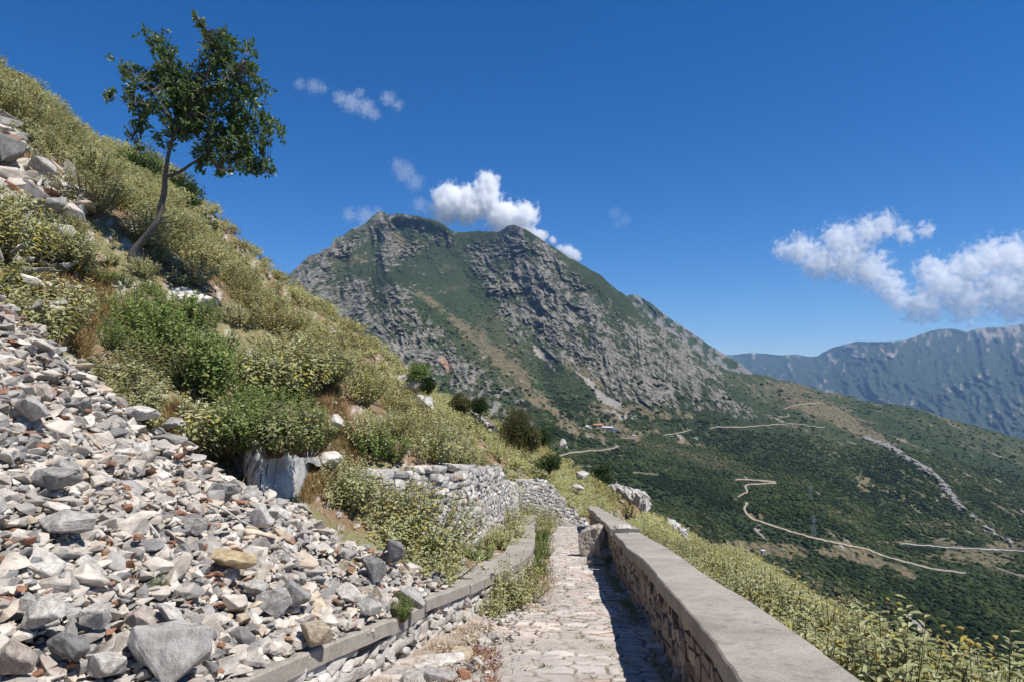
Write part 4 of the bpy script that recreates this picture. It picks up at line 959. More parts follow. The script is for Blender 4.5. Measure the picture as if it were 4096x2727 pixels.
# dry oat stems with drooping spikelets
def oats(px_, yy, h, lab, sd):
    r = np.random.default_rng(sd); x0 = (px_-CX)/F*yy; z0 = float(ground(x0, yy)); parts = []; B = []; D = []
    for k_ in range(4):
        q = np.array([(x0+r.normal()*.03, yy, z0), (x0+r.normal()*.06, yy, z0+h*.6), (x0+r.normal()*.12, yy, z0+h*r.uniform(.85, 1.05))]); L = wob(q, 12, .03, sd+k_); parts.append(tube(L, np.linspace(.003, .0015, 12), 3))
        for j in range(9):
            p = L[rv.integers(7, 12)]+r.normal(size=3)*[.03, .02, .02]; B.append(p); D.append([r.normal()*.3, r.normal()*.3, -1])
    V, Fc = join(parts); root = link('wild_oats', None, None, (0, 0, 0)); tag(root, lab, 'dry grass'); link('stalks', make_mesh('stalks', V, Fc, M_GRASS, False, {'var': np.full(len(V), .75)}), root)
    B = np.array(B); V, Fc, I = leaves(B, unit(np.array(D)), np.tile([0, 1., 0.1], (len(B), 1)), np.full(len(B), .028), np.full(len(B), .009), .05)
    link('spikelets', make_mesh('spikelets', V, Fc, M_GRASS, False, {'var': np.full(len(V), .68)}), root)
oats(852, 4.9, 1.15, 'tall thin dry oat stalks left of the highest sage', 5); oats(838, 5.4, 1.0, 'second shorter cluster of dry oat stalks among sage', 8)
# --- grasses (merged blades)
def blades(xs, ys, zs, h, w, mat, name, lab, lean=.5):
    n = len(xs); B = np.c_[xs, ys, zs]; d = unit(np.c_[rv.normal(size=(n, 2))*lean, np.ones(n)]); s = rv.uniform(.5, 1.2, n)*h
    nr = unit(np.c_[rv.normal(size=(n, 2)), .2*np.ones(n)])
    V, Fc, I = leaves(B, d, nr, s, np.full(n, w), .35, False)
    o = link(name, make_mesh(name, V, Fc, mat, False, {'var': rv.random(n)[I]})); tag(o, lab, 'grass', kind='stuff')
def scatter_poly(n, poly, fz, ymax=16, left=True):
    out = []
    while sum(map(len, out)) < n:
        y_ = rv.uniform(4, ymax, 30000); x_ = rv.uniform(-1.0, .35, 30000)*y_; z_ = fz(x_, y_); a, b = proj(x_, y_, z_); k_ = inpoly(a, b, poly); out.append(np.c_[x_, y_, z_][k_])
    return np.concatenate(out)[:n]
g = scatter_poly(9000, GULLY, lambda x, y: ground(x, y)); blades(g[:, 0], g[:, 1], g[:, 2], .13, .008, M_GRASS, 'dry_grass', 'reddish dry grass in the gully beside the outcrop')
g = scatter_poly(8000, WEEDS, lambda x, y: ground(x, y)); blades(g[:, 0], g[:, 1], g[:, 2], .16, .009, M_GRASS, 'dry_grass', 'reddish dry weeds on the bare ground at upper left')
g = scatter_poly(4500, [(170, 405), (205, 425), (200, 445), (165, 430)], lambda x, y: ground(x, y)+.1); blades(g[:, 0], g[:, 1], g[:, 2], .14, .008, M_GRASS, 'dry_grass', 'rusty dry grass under the green bush above the heap')
n = 15000; y_ = 4.5+rv.random(n)**1.1*22; u = np.abs(rv.normal(size=n))*.17*np.interp(y_, [4, 9, 12, 25], [2.0, 1.6, 1.0, .8]); x_ = xc(y_)+.02+u; nn = fbm(P3(x_*2, y_*1.2), 3, 8) > .47
x_, y_ = x_[nn], y_[nn]; blades(x_, y_, zp(y_)+.03, .10, .006, M_GRASS, 'dry_grass', 'dry reddish grass along the left edge of the path')
n = 5000; y_ = 9.5+rv.random(n)*12; x_ = xc(y_)+.02+np.abs(rv.normal(size=n))*.12; nn = fbm(P3(x_*2.5, y_*1.6), 3, 18) > .50; x_, y_ = x_[nn], y_[nn]; blades(x_, y_, zp(y_)+.02, .26, .008, M_WEED, 'green_grass', 'green grass between kerb wall and path', .3)
n = 5000; y_ = 4.5+rv.random(n)*20; x_ = xi(y_)-.03-np.abs(rv.normal(size=n))*.10; nn = fbm(P3(x_*2, y_*1.2), 3, 9) > .5; x_, y_ = x_[nn], y_[nn]; blades(x_, y_, zp(y_)+.03, .09, .006, M_WEED, 'green_grass', 'low weeds in the shade at the parapet foot', .6)
# dry grass, herbs and pebbles over all the bare ground of the slope
n = 60000; y_ = 4+rv.random(n)**.8*26; t_ = rv.uniform(-1.0, .1, n); x_ = t_*y_; z_ = ground(x_, y_); a_, b_ = proj(x_, y_, z_)
m_ = (x_ < xc(y_)-.55) & ~((y_ > 9.5) & (x_ > xr(y_)-.15)) & ~inpoly(a_, b_, POLY_A) & ~inpoly(a_, b_, POLY_B); m_ &= fbm(P3(x_*1.5, y_*1.5), 3, 19) > .42
blades(x_[m_], y_[m_], z_[m_], .12, .010, M_GRASS, 'dry_grass', 'short dry grass between the bushes of the slope')
m2_ = m_ & (rv.random(n) < .22); blades(x_[m2_]+.03, y_[m2_], z_[m2_], .11, .012, M_WEED, 'green_grass', 'short green herbs between the bushes of the slope')
m3_ = np.nonzero(m_ & (rv.random(n) < .10))[0]; s_ = rv.uniform(.02, .12, len(m3_))**1.0*rv.random(len(m3_)); s_ = np.maximum(s_, .02)
V, Fc, I = bake(ROCK_LO, rv.integers(0, 16, len(m3_)), rotmats(len(m3_), .4, rv), np.repeat(s_[:, None], 3, 1), np.c_[x_[m3_], y_[m3_], z_[m3_]+.2*s_])
tag(link('pebbles', make_mesh('pebbles', V, Fc, M_STONE_A, False, {'var': rv.random(len(m3_))[I]})), 'small stones lying on the bare soil of the slope', 'pebbles', kind='stuff')
for k_, (px_, py_) in enumerate([(108, 262), (122, 285), (142, 275), (150, 292), (160, 262), (100, 285), (134, 300)]):
    bush_at(px_, py_, gz, [SAGE_M[k_ % 5], GREEN_M[k_ % 3]][k_ % 2], 'sage_bush' if k_ % 2 == 0 else 'green_bush', .38+.07*(k_ % 3), ('small sage' if k_ % 2 == 0 else 'small green herb')+' on bare ground below the tree, '+['leftmost', 'left of the trunk base', 'in front of the trunk', 'lower middle', 'right of the trunk', 'lower left', 'lowest'][k_])
RED = [(425, 690), (440, 655), (452, 636), (470, 622), (488, 634), (500, 655), (498, 690)]
n = 9000; y_ = 5.2+rv.random(n)*4; x_ = xc(y_)+rv.random(n)*1.1; a_, b_ = proj(x_, y_, zp(y_)+.03); m_ = inpoly(a_, b_, RED) & (fbm(P3(x_*4, y_*4), 3, 29) > .50)
blades(x_[m_], y_[m_], zp(y_)[m_]+.03, .08, .007, M_RED, 'dry_grass', 'rusty red dry weeds among the loose stones on the path edge', .8)
# tufts in the joints
n = 160; tx = []; 
for k_ in range(n):
    yy = 4.5+rv.random()**1.3*16; uu = rv.uniform(.08, .95); cx_ = xc(yy)+(xi(yy)-xc(yy))*uu; m = int(rv.integers(6, 30)); tx.append(np.c_[cx_+rv.normal(size=m)*.035, yy+rv.normal(size=m)*.03])
tx = np.concatenate(tx); blades(tx[:, 0], tx[:, 1], zp(tx[:, 1])+.02, .055, .005, M_WEED, 'joint_weeds', 'tiny weeds in the joints of the path stones', .9)

# ------------------------------------------------------------------ the lone tree
def c1(a, b, dy=0.): return unp(a*.1594, b*.1594, YT+dy)
tree = link('tree', None, None, Vector(unp(130, 262, YT))); tag(tree, 'lone small tree with leaning grey trunk and loose dark green crown on the slope', 'tree')
T0 = np.array(tree.location)
SK_ = [([(820, 1640), (840, 1568), (930, 1470), (1000, 1370), (1030, 1200), (1035, 1110)], .13, .085, 0, 0, 'trunk'),
       ([(1035, 1110), (1050, 1000), (1075, 900), (1095, 820), (1180, 720), (1240, 620), (1300, 520), (1320, 400), (1300, 260)], .075, .018, 0, -.3, 'branch'),
       ([(1035, 1110), (1120, 1090), (1190, 1030), (1300, 980), (1350, 900), (1450, 800), (1500, 700), (1560, 600)], .065, .016, 0, .5, 'branch'),
       ([(1020, 1070), (960, 1025), (880, 1000), (870, 930), (850, 880), (838, 855)], .022, .008, 0, -.1, 'branch'),
       ([(1095, 820), (1060, 720), (980, 680), (900, 650), (800, 640), (720, 620)], .03, .010, 0, -.5, 'branch'),
       ([(1150, 750), (1120, 600), (1080, 480), (1030, 380), (990, 270)], .03, .010, 0, .5, 'branch'),
       ([(1060, 720), (960, 580), (880, 500), (780, 430)], .022, .008, -.3, -.6, 'branch'),
       ([(1350, 900), (1460, 880), (1560, 870), (1660, 820), (1740, 790)], .03, .008, .2, .6, 'branch'),
       ([(1190, 1030), (1320, 1000), (1450, 1010), (1580, 1030), (1700, 1040)], .028, .008, .0, .3, 'branch'),
       ([(1240, 620), (1380, 520), (1480, 430), (1540, 340), (1580, 280)], .028, .008, -.1, -.6, 'branch'),
       ([(1320, 400), (1310, 280), (1290, 180), (1240, 120)], .016, .006, -.2, -.3, 'branch'),
       ([(1450, 800), (1560, 740), (1640, 720), (1700, 700)], .02, .008, .3, .8, 'branch'),
       ([(1300, 980), (1340, 1040), (1400, 1080)], .014, .006, 0, -.4, 'branch'),
       ([(1035, 1070), (1090, 1080), (1115, 1075)], .014, .006, 0, -.2, 'branch'),
       ([(990, 1370), (1060, 1350), (1120, 1330), (1150, 1310)], .018, .006, 0, -.4, 'branch'),
       ([(990, 1400), (1080, 1390), (1150, 1370), (1210, 1390)], .018, .006, 0, .3, 'branch')]
nodes = []
for i, (pp, r0, r1, d0, d1, nm) in enumerate(SK_):
    q = [c1(a, b, d0+(d1-d0)*k/(len(pp)-1)) for k, (a, b) in enumerate(pp)]; L = wob(q, 26, .05 if nm == 'branch' else .03, i*3.3)
    V, Fc = tube(L-T0, np.linspace(r0, r1, 26)*(YT/13)*(.54 if nm == 'trunk' else .50)*(1+.08*vn(P3(np.arange(26)*.6, i, 0), 3)), 9 if nm == 'trunk' else 6)
    link(nm, make_mesh(nm, V, Fc, M_BARK, True), tree); nodes.append(L[4:] if nm == 'branch' and i < 14 else L[:0])
nodes = np.concatenate(nodes)
BL = [(975, 250, 70), (1050, 300, 75), (1030, 400, 90), (770, 425, 55), (850, 480, 85), (960, 500, 95), (720, 610, 50), (850, 560, 85), (900, 660, 90), (860, 740, 60), (1240, 120, 38), (1290, 170, 45), (1320, 240, 50), (1450, 260, 80), (1585, 280, 40), (1380, 330, 95), (1520, 360, 85), (1270, 370, 50), (1450, 430, 105), (1120, 560, 115), (1300, 520, 120), (1240, 640, 140), (1450, 580, 135), (1600, 570, 70), (1670, 540, 40), (1050, 680, 100), (1180, 780, 130), (1380, 740, 150), (1560, 700, 120), (1680, 740, 75), (1750, 790, 50), (1500, 860, 130), (1640, 860, 80), (1300, 880, 90), (1270, 970, 60), (1400, 980, 85), (1520, 960, 100), (1600, 1020, 70), (1700, 1040, 50), (1235, 1040, 35), (1400, 1080, 38), (1530, 1070, 50), (1000, 870, 42), (1060, 860, 45), (840, 860, 33), (1150, 450, 60), (1590, 420, 45), (1190, 500, 80), (1200, 590, 100), (1130, 640, 90), (1250, 760, 110)]
B = []; D = []; twigs = []; rt = np.random.default_rng(8)
for a, b, r in BL:
    c = c1(a, b); R_ = r*.1594/F*YT*.88
    ntw = int(2.2+(r/11.5)**2*.40)
    for k_ in range(ntw):
        v = rt.normal(size=3); v = v/np.linalg.norm(v)*R_*rt.uniform(.3, 1.0)**.6; v[1] *= 1.1
        tip = c+v+np.array([0, rt.normal()*.12, 0]); 
        nd = nodes[np.argmin(((nodes-tip)**2).sum(1))]; out = unit(tip-nd+np.array([0, 0, .15]))
        if .12 < np.linalg.norm(tip-nd) < .55: twigs.append(tube(np.array([nd, (nd+tip)/2+rt.normal(size=3)*.03, tip]), [.008, .005, .003], 3))
        nl = rt.integers(8, 14)
        for j in range(nl):
            dd = unit(out*.5+rt.normal(size=3)*.85+np.array([0, 0, .1])); B.append(tip-out*rt.uniform(0, .16)+rt.normal(size=3)*.012); D.append(dd)
B = np.array(B); D = np.array(D); n = len(B)
V, Fc, I = leaves(B, D, unit(rt.normal(size=(n, 3))*.6+np.array([0, 0, 1])), rt.uniform(.055, .09, n), rt.uniform(.028, .042, n), .12)
link('crown', make_mesh('crown', V-T0, Fc, M_OAK, False, {'var': np.clip(rt.normal(.45, .22, n), 0, .95)[I]+0*(rt.random(n) < .01)[I]}), tree)
V, Fc = join(twigs); link('twigs', make_mesh('twigs', V-T0, Fc, M_BARK), tree)
print('tree leaves', n)
# --- round bushes / small trees on the ridge
def crown_tree(name, lab, cat, px_, py_, yy, w, h, mat, ll, nl, seed, trunk=.0, group=None, loose=.35):
    """px,py = crown centre"""
    r = np.random.default_rng(seed); c = unp(px_, py_, yy); base = np.array([c[0], c[1], c[2]-h*.5-trunk]); root = link(name, None, None, Vector(base)); tag(root, lab, cat, group)
    nb = 26; bc = r.normal(size=(nb, 3)); bc = unit(bc)*r.uniform(.15, .85, (nb, 1))**.6*np.array([w*.5, w*.42, h*.5])*.85; br = r.uniform(.22, .42, nb)*min(w, h)*.5
    k_ = r.integers(0, nb, nl); v = unit(r.normal(size=(nl, 3))); p = bc[k_]+v*br[k_][:, None]*r.uniform(.55, 1+loose, (nl, 1)); p += c-base
    V, Fc, I = leaves(p, unit(v+r.normal(size=(nl, 3))*.6+[0, 0, .3]), unit(v+r.normal(size=(nl, 3))*.4), np.full(nl, ll)*r.uniform(.7, 1.3, nl), np.full(nl, ll*.45), .2, False)
    link('crown', make_mesh('crown', V, Fc, mat, False, {'var': np.clip(r.normal(.45, .2, nl), 0, 1)[I]}), root)
    parts = []
    for j in range(7):
        e = bc[j]*.9+(c-base); L = wob([(0, 0, 0), (e[0]*.25, e[1]*.25, (h*.5+trunk)*.5), tuple(e)], 8, .1*w, seed+j); parts.append(tube(L, np.linspace(.045*h**.5, .012, 8), 5))
    V, Fc = join(parts); link('trunk', make_mesh('trunk', V, Fc, M_BARK, True), root)
crown_tree('shrub', 'bright green rounded bush on the ridge left of the lone tree', 'bush', 133, 165, 30, 2.9, 1.9, M_GREEN, .13, 5200, 1)
crown_tree('shrub', 'lower dark green lobe of bush on the ridge just left of the trunk', 'bush', 143, 172, 29.5, 1.5, 1.2, M_DARKLEAF, .12, 2400, 2)
crown_tree('pine_tree', 'bluish green small pine on the ridge just right of the lone tree trunk', 'tree', 181, 192, 30, 1.7, 2.0, M_DARKLEAF, .12, 3600, 3, .3)
crown_tree('shrub', 'dark bush below the small pine on the ridge', 'bush', 189, 208, 30, 1.0, .9, M_DARKLEAF, .10, 1200, 4)
crown_tree('shrub', 'sparse small green shrub on the ridge skyline right of the tree', 'bush', 208, 221, 30, 1.1, .8, M_DARKLEAF, .10, 700, 5)
crown_tree('shrub', 'green bush on the ridge skyline beside the large white rock', 'bush', 419, 374, 40, 1.3, 1.5, M_GREEN, .13, 2600, 6)
crown_tree('shrub', 'small green bush right below the skyline bush', 'bush', 427, 384, 39, .9, 1.0, M_DARKLEAF, .15, 1500, 16)
crown_tree('shrub', 'light green spreading shrub on the skyline above the sage', 'bush', 464, 402, 45, 2.4, 1.4, M_OLIVEL, .13, 4200, 7)
crown_tree('shrub', 'dark green small tree left of the big brown-green shrub', 'bush', 480, 406, 44, 1.2, 1.4, M_DARKLEAF, .12, 2600, 8)
crown_tree('shrub_tree', 'big loose brownish green shrub tree standing on the slope', 'tree', 519, 428, 37, 2.3, 2.2, M_OLIVEL, .10, 8500, 9, .0, None, .6)
crown_tree('shrub_tree', 'right lower lobe of brownish shrub with rusty leaves', 'tree', 531, 438, 37, 1.4, 1.3, M_OLIVEL, .11, 3600, 19, .0, None, .6)
crown_tree('shrub', 'dark green shrub right behind the brownish shrub tree', 'bush', 543, 434, 42, 1.5, 1.3, M_DARKLEAF, .13, 1700, 10)
crown_tree('shrub', 'dark grey-green shrub on the far sage slope', 'bush', 549, 463, 40, 1.9, 1.2, M_DARKLEAF, .12, 2300, 11)
crown_tree('shrub', 'dark round bush at the far end of the slope silhouette', 'bush', 599, 478, 64, 3.0, 3.2, M_DARKLEAF, .2, 3300, 12)
crown_tree('shrub', 'dark shadowed shrub at the foot of the lone tree, left', 'bush', 108, 225, 14, 1.5, 1.2, M_SAGEDRY, .07, 3800, 13)
crown_tree('shrub', 'dark shadowed shrub behind the trunk of the lone tree', 'bush', 128, 215, 15, 1.7, 1.4, M_SAGEDRY, .07, 4600, 14)
# ------------------------------------------------------------------ far terrain: sheets spanned by control points (bearing, height angle, distance)
def tps_fit(c):
    c = np.array(c, float); X = c[:, :2]/300.; v = np.log(c[:, 2]); n = len(c)
    r = np.linalg.norm(X[:, None]-X[None], axis=2); K = r*r*np.log(r+1e-9)+np.eye(n)*2e-4
    A = np.zeros((n+3, n+3)); A[:n, :n] = K; A[:n, n] = 1; A[:n, n+1:] = X; A[n, :n] = 1; A[n+1:, :n] = X.T
    w = np.linalg.solve(A, np.r_[v, 0, 0, 0]); return X, w
def tps_eval(m, px, py):
    X, w = m; n = len(X); q = np.stack([px, py], -1)/300.; o = w[n]+w[n+1]*q[..., 0]+w[n+2]*q[..., 1]
    for i in range(n):
        d2 = (q[..., 0]-X[i, 0])**2+(q[..., 1]-X[i, 1])**2; o = o+w[i]*.5*d2*np.log(d2+1e-12)
    return np.exp(o)
def blobs(px, py, L):
    s = 0
    for a, b, rx, ry, ang, w in L:
        c, n = math.cos(math.radians(ang)), math.sin(math.radians(ang)); u = ((px-a)*c+(py-b)*n)/rx; v = (-(px-a)*n+(py-b)*c)/ry
        s = s+w*np.exp(-(u*u+v*v)**1.5)
    return s
class Sheet: pass
def make_sheet(px0, px1, dx, sky, bot, ctrl, nrow, skynoise, seed, disp):
    S = Sheet(); pxs = np.arange(px0, px1+dx, dx); top = np.interp(pxs, *zip(*sky)); 
    top = top+skynoise*(fbm(P3(pxs*.12, 0*pxs, seed), 4, seed)-.5)*2
    bt = np.interp(pxs, *zip(*bot)); v = np.linspace(0, 1, nrow)[:, None]
    PX = np.repeat(pxs[None], nrow, 0); PY = top[None]+(bt-top)[None]*v
    D = tps_eval(tps_fit(ctrl), PX, PY); W = unp(PX, PY, D)
    S.px0, S.dx, S.top, S.bt, S.nrow, S.PX, S.PY = px0, dx, top, bt, nrow, PX, PY
    S.D0 = D; D = D+disp(PX, PY, W, v); S.D = D; S.P = unp(PX, PY, D); return S
def surf(S, px, py):
    c = np.clip((np.asarray(px)-S.px0)/S.dx, 0, S.PX.shape[1]-1.001); i = c.astype(int); f = c-i
    tp = S.top[i]*(1-f)+S.top[i+1]*f; b = S.bt[i]*(1-f)+S.bt[i+1]*f
    r = np.clip((np.asarray(py)-tp)/(b-tp)*(S.nrow-1), 0, S.nrow-1.001); j = r.astype(int); g = r-j
    d = (S.D[j, i]*(1-f)+S.D[j, i+1]*f)*(1-g)+(S.D[j+1, i]*(1-f)+S.D[j+1, i+1]*f)*g
    return unp(px, py, d), d
def sheet_obj(S, name, C, mat, back=True):
    P_ = S.P; Cc = C
    if back:
        rows = []; cr = []
        for q, dz in ((1.06, .05), (1.2, .30), (1.5, .9)):
            b = P_[0]*q; b[:, 2] = P_[0][:, 2]-dz*np.abs(P_[0][:, 1])*.25; rows.insert(0, b); cr.insert(0, C[0])
        P_ = np.concatenate([np.array(rows), P_]); Cc = np.concatenate([np.array(cr), C])
    m = make_mesh(name, P_.reshape(-1, 3), grid_faces(*P_.shape[:2]), mat, True, colr=Cc.reshape(-1, 3))
    o = link(name, m); tag(o, kind='structure'); return o
SKY_M = [(150, 420), (230, 320), (285, 279), (300, 265), (309, 256), (330, 247.5), (335, 238), (343.5, 235), (352, 229), (364, 224), (372, 216), (378, 211), (382, 210), (388, 214), (399, 213), (412, 215), (430, 218), (444, 224), (455, 231.6), (465, 232), (477, 230), (498, 231), (504.5, 228), (510, 225.5), (514, 225), (524, 227.6), (536, 236), (554, 247.5), (570, 258), (584, 266), (603, 277), (618, 290), (626, 296), (638, 310), (655, 322), (671, 333), (694, 348), (709, 361), (730, 370), (741, 372), (766, 375), (795, 382), (822, 390.6), (843, 394), (862, 400), (891, 403), (917, 408), (938, 414.5), (957, 420), (986, 428), (1024, 438), (1110, 462)]
BOT_M = [(150, 440), (230, 335), (285, 318), (330, 345), (370, 372), (413, 410), (461, 438), (543, 482), (600, 515), (652, 545), (696, 575), (720, 700), (1110, 720)]
CT_M = [(230, 330, 2100), (285, 281, 2500), (300, 310, 1900), (330, 250, 2800), (345, 300, 2250), (382, 210, 3350), (360, 270, 2700), (400, 250, 2950), (430, 219, 3300), (430, 270, 2800), (465, 234, 3500), (455, 290, 2500), (498, 232, 3350), (514, 226, 3150), (500, 270, 2750), (480, 320, 2150), (396, 288, 2150), (385, 325, 1800), (420, 300, 2030), (450, 330, 1820), (500, 368, 1520), (545, 412, 1250), (430, 345, 1700), (410, 370, 1450), (470, 385, 1330), (500, 415, 1150), (530, 340, 2050), (560, 385, 1650), (560, 300, 2500), (600, 278, 2800), (600, 330, 2200), (626, 297, 2750), (650, 340, 2250), (640, 372, 1850), (700, 352, 2550), (700, 385, 1900), (741, 374, 2500), (740, 400, 1850), (766, 376, 2650), (590, 410, 1430), (620, 400, 1560), (600, 430, 1250), (650, 420, 1420), (560, 440, 1030), (700, 420, 1550), (700, 440, 1380), (650, 450, 1130), (760, 400, 2100), (800, 384, 2500), (800, 405, 1950), (862, 402, 2250), (860, 430, 1750), (790, 430, 1550), (740, 450, 1270), (957, 422, 2100), (940, 450, 1600), (1024, 440, 2000), (1110, 464, 1900), (1024, 480, 1450), (1110, 520, 1250), (864, 440, 1570), (910, 458, 1420), (945, 486, 1270), (977, 518, 1120), (1011, 543, 1030), (860, 480, 1270), (900, 500, 1180), (940, 530, 1050), (800, 470, 1130), (760, 490, 960), (830, 505, 930), (863, 528, 880), (875, 515, 1010), (700, 480, 950), (620, 470, 850), (620, 500, 700), (680, 510, 730), (740, 520, 800), (800, 532, 780), (700, 560, 590), (740, 548, 690), (860, 549, 790), (900, 548, 920), (960, 546, 950), (1024, 551, 950), (1110, 556, 950), (900, 565, 740), (966, 573, 730), (1040, 590, 700), (780, 580, 600), (850, 600, 560), (950, 620, 540), (1024, 640, 520), (760, 640, 480), (1110, 700, 430), (720, 700, 400), (900, 700, 420)]
ROADS = [([(735.5, 479), (758, 479.6), (774.6, 481), (775, 482.6), (762, 483.2), (749, 483.6), (745, 485), (746.5, 488.5), (747, 491.5), (742, 494), (737.5, 496)], 2.6, 'upper hairpin bends of the dirt track'),
         ([(745, 502), (748, 502.7), (745.5, 505.5), (744, 508), (746, 513), (753, 518.5), (770, 524.4), (793.5, 531.7), (817, 538), (843.6, 543.5), (870, 549.5), (883, 554.7), (909.5, 562.6), (936, 569), (966, 572.5)], 2.8, ''),
         ([(901.6, 543), (936, 545.5), (949, 547), (975, 548), (1024, 550.4), (1080, 552)], 2.2, ''),
         ([(556, 456.5), (571.5, 452), (581.7, 451), (606, 449), (614, 447.5), (618.7, 446), (615, 444.7)], 2.2, ''),
         ([(663, 435), (681, 432), (691, 429)], 1.3, ''), ([(709, 428), (717, 426), (736, 426.5), (755, 425.5), (775, 424), (792, 422.5)], 1.6, ''), ([(778, 416), (786, 416), (790, 414.5), (788, 412.8)], 1.7, ''), ([(783, 409), (791, 406), (800, 403.6), (820, 402)], 1.7, ''),
         ([(576.6, 465.5), (595.7, 466.4)], 1.1, ''), ([(632.7, 472), (645, 473), (658, 474)], 1.1, ''), ([(622.5, 438), (638, 436.5)], 1.4, ''), ([(600, 468), (608, 469)], 1., ''), ([(792, 422.5), (815, 426), (825, 427)], 1., '')]
def roaddist(px, py):
    d = np.full(np.shape(px), 99.)
    for pts, w, _ in ROADS:
        for (a, b), (c, e) in zip(pts[:-1], pts[1:]):
            L2 = (c-a)**2+(e-b)**2; t = np.clip(((px-a)*(c-a)+(py-b)*(e-b))/L2, 0, 1); d = np.minimum(d, np.hypot(px-a-t*(c-a), py-b-t*(e-b))-w*.5)
    return d
ROCKB = [(305, 275, 40, 22, -40, 1.2), (320, 300, 22, 18, 40, .9), (345, 300, 18, 22, 60, 1.0), (362, 315, 20, 18, 60, .7), (340, 243, 14, 9, -20, 1.), (382, 214, 12, 7, 60, 1.1), (375, 232, 25, 12, -25, .7), (385, 250, 22, 14, 20, .65), (425, 228, 22, 8, 30, .5), (445, 240, 14, 8, 30, .4),
         (397, 292, 16, 7, 20, 1.), (400, 310, 14, 14, 60, .9), (385, 325, 18, 16, 60, .8), (425, 325, 28, 9, 50, .9), (395, 340, 30, 16, 55, 1.), (440, 345, 30, 13, 55, .95), (420, 360, 28, 16, 40, .85), (465, 385, 26, 12, 50, .7), (490, 390, 45, 15, 42, .95), (520, 415, 25, 12, 45, .7), (395, 360, 25, 10, 45, .8),
         (514, 235, 20, 9, 65, 1.), (498, 255, 16, 12, 30, .9), (520, 262, 26, 12, 60, .7), (560, 275, 40, 12, 55, .8), (500, 275, 30, 16, 40, .9), (530, 300, 45, 24, 50, 1.), (575, 300, 45, 16, 48, .9), (515, 320, 22, 14, 50, .75), (570, 325, 45, 22, 42, .95), (610, 325, 50, 14, 38, .8), (600, 350, 45, 20, 35, .95), (650, 350, 40, 24, 30, 1.15), (690, 375, 40, 14, 35, 1.), (640, 375, 40, 12, 15, .85), (680, 392, 40, 14, 15, .85), (720, 398, 36, 9, 28, .9), (640, 395, 35, 9, 12, .6), (560, 345, 20, 12, 40, .5), (480, 250, 12, 7, 0, .35), (670, 320, 50, 6, 42, .4), (700, 355, 30, 6, 40, .5)]
TANB = [(392, 240, 24, 14, 40, 1.), (400, 252, 20, 8, -20, .8), (365, 262, 20, 12, 0, .35), (425, 300, 22, 6, 25, .8), (450, 318, 35, 6, 42, .7), (485, 345, 40, 8, 42, .75), (520, 375, 35, 10, 42, .75), (540, 400, 30, 10, 40, .8), (452, 366, 18, 12, 20, 1.3), (395, 330, 12, 8, 60, .6), (400, 345, 10, 6, 60, .6), (530, 322, 25, 9, 40, .5), (555, 320, 14, 7, 30, .5), (585, 372, 30, 8, 35, .6), (632, 382, 22, 5, 10, .9), (680, 382, 18, 5, 10, .9), (620, 405, 40, 6, 10, .5), (640, 412, 45, 8, 5, .85), (690, 412, 30, 7, 5, .6), (600, 425, 30, 9, 10, .6), (640, 430, 40, 5, 5, .5), (800, 390, 35, 7, 12, .85), (815, 405, 45, 8, 15, .9), (840, 418, 40, 8, 18, .9), (865, 432, 30, 5, 20, .8), (600, 385, 20, 4, 30, .4), (480, 230, 20, 3, 0, .7), (560, 415, 22, 6, 40, .6), (570, 430, 22, 7, 45, .8), (920, 470, 22, 4, 40, .5), (990, 480, 18, 5, 30, .5), (1000, 505, 22, 6, 30, .5), (790, 550, 55, 9, 5, 1.3), (860, 556, 35, 8, 12, 1.2), (905, 570, 18, 7, 20, 1.1), (960, 556, 60, 8, 3, 1.3), (895, 541, 26, 3.5, 0, 1.4), (945, 541, 12, 4, 0, 1.3), (735, 545, 22, 5, 5, 1.2), (700, 545, 12, 10, 0, 1.), (740, 560, 20, 8, 10, 1.), (864, 484, 10, 8, 60, .8), (1010, 545, 25, 5, 0, 1.), (755, 515, 8, 4, 0, .8), (640, 438, 35, 4, 3, .9), (690, 443, 16, 3, 10, .9), (670, 449, 12, 1.8, 0, .9)]
SCREE = [(537, 350, 6, 3, 60, 1.2), (545, 358, 11, 3.5, 50, 1.5), (552, 366, 8, 2, 55, 1.2), (598, 391, 14, 4, 55, 1.2), (608, 400, 14, 4, 20, 1.3), (625, 410, 18, 5, 30, 1.0), (640, 420, 14, 4, 20, .5), (580, 374, 12, 1.2, 35, 1.), (528, 335, 10, 1., 55, .9), (585, 378, 10, 1.3, 35, .8), (557, 430, 14, 4, 45, .8), (545, 412, 12, 2.5, 60, .7), (560, 445, 12, 3, 10, .5), (622, 344, 2, 7, 0, .6), (762, 526, 8, 3, 15, 1.)]
REDB = [(443, 360, 5, 3.5, 50, 1.3), (448, 366, 5, 4, 50, 1.), (452, 372, 3, 5, 60, .6), (556, 402, 12, 2, 40, .7), (730, 546, 10, 5, 0, .8), (630, 436, 25, 2, 5, .7), (680, 441, 15, 2, 5, .7), (790, 545, 25, 3, 5, .7), (950, 542, 10, 3, 0, .6)]
RSPINE = [(864, 436.5), (889, 445), (910, 457.5), (929, 470), (942, 485), (955.7, 500.6), (977, 518), (996, 533), (1011, 543)]
def qf(px, py, k=1.0):
    """coordinates across / along the ribs of the mountain"""
    th = np.radians(np.interp(px, [250, 340, 420, 520, 700], [-12, 0, 22, 34, 30]))
    wx = 14*(fbm(P3(px/26, py/26, 1), 3, 801)-.5)*2; wy = 14*(fbm(P3(px/26, py/26, 2), 3, 802)-.5)*2
    x, y = px-480+wx, py-300+wy; return (x*np.cos(th)-y*np.sin(th))*k, (x*np.sin(th)+y*np.cos(th))*k
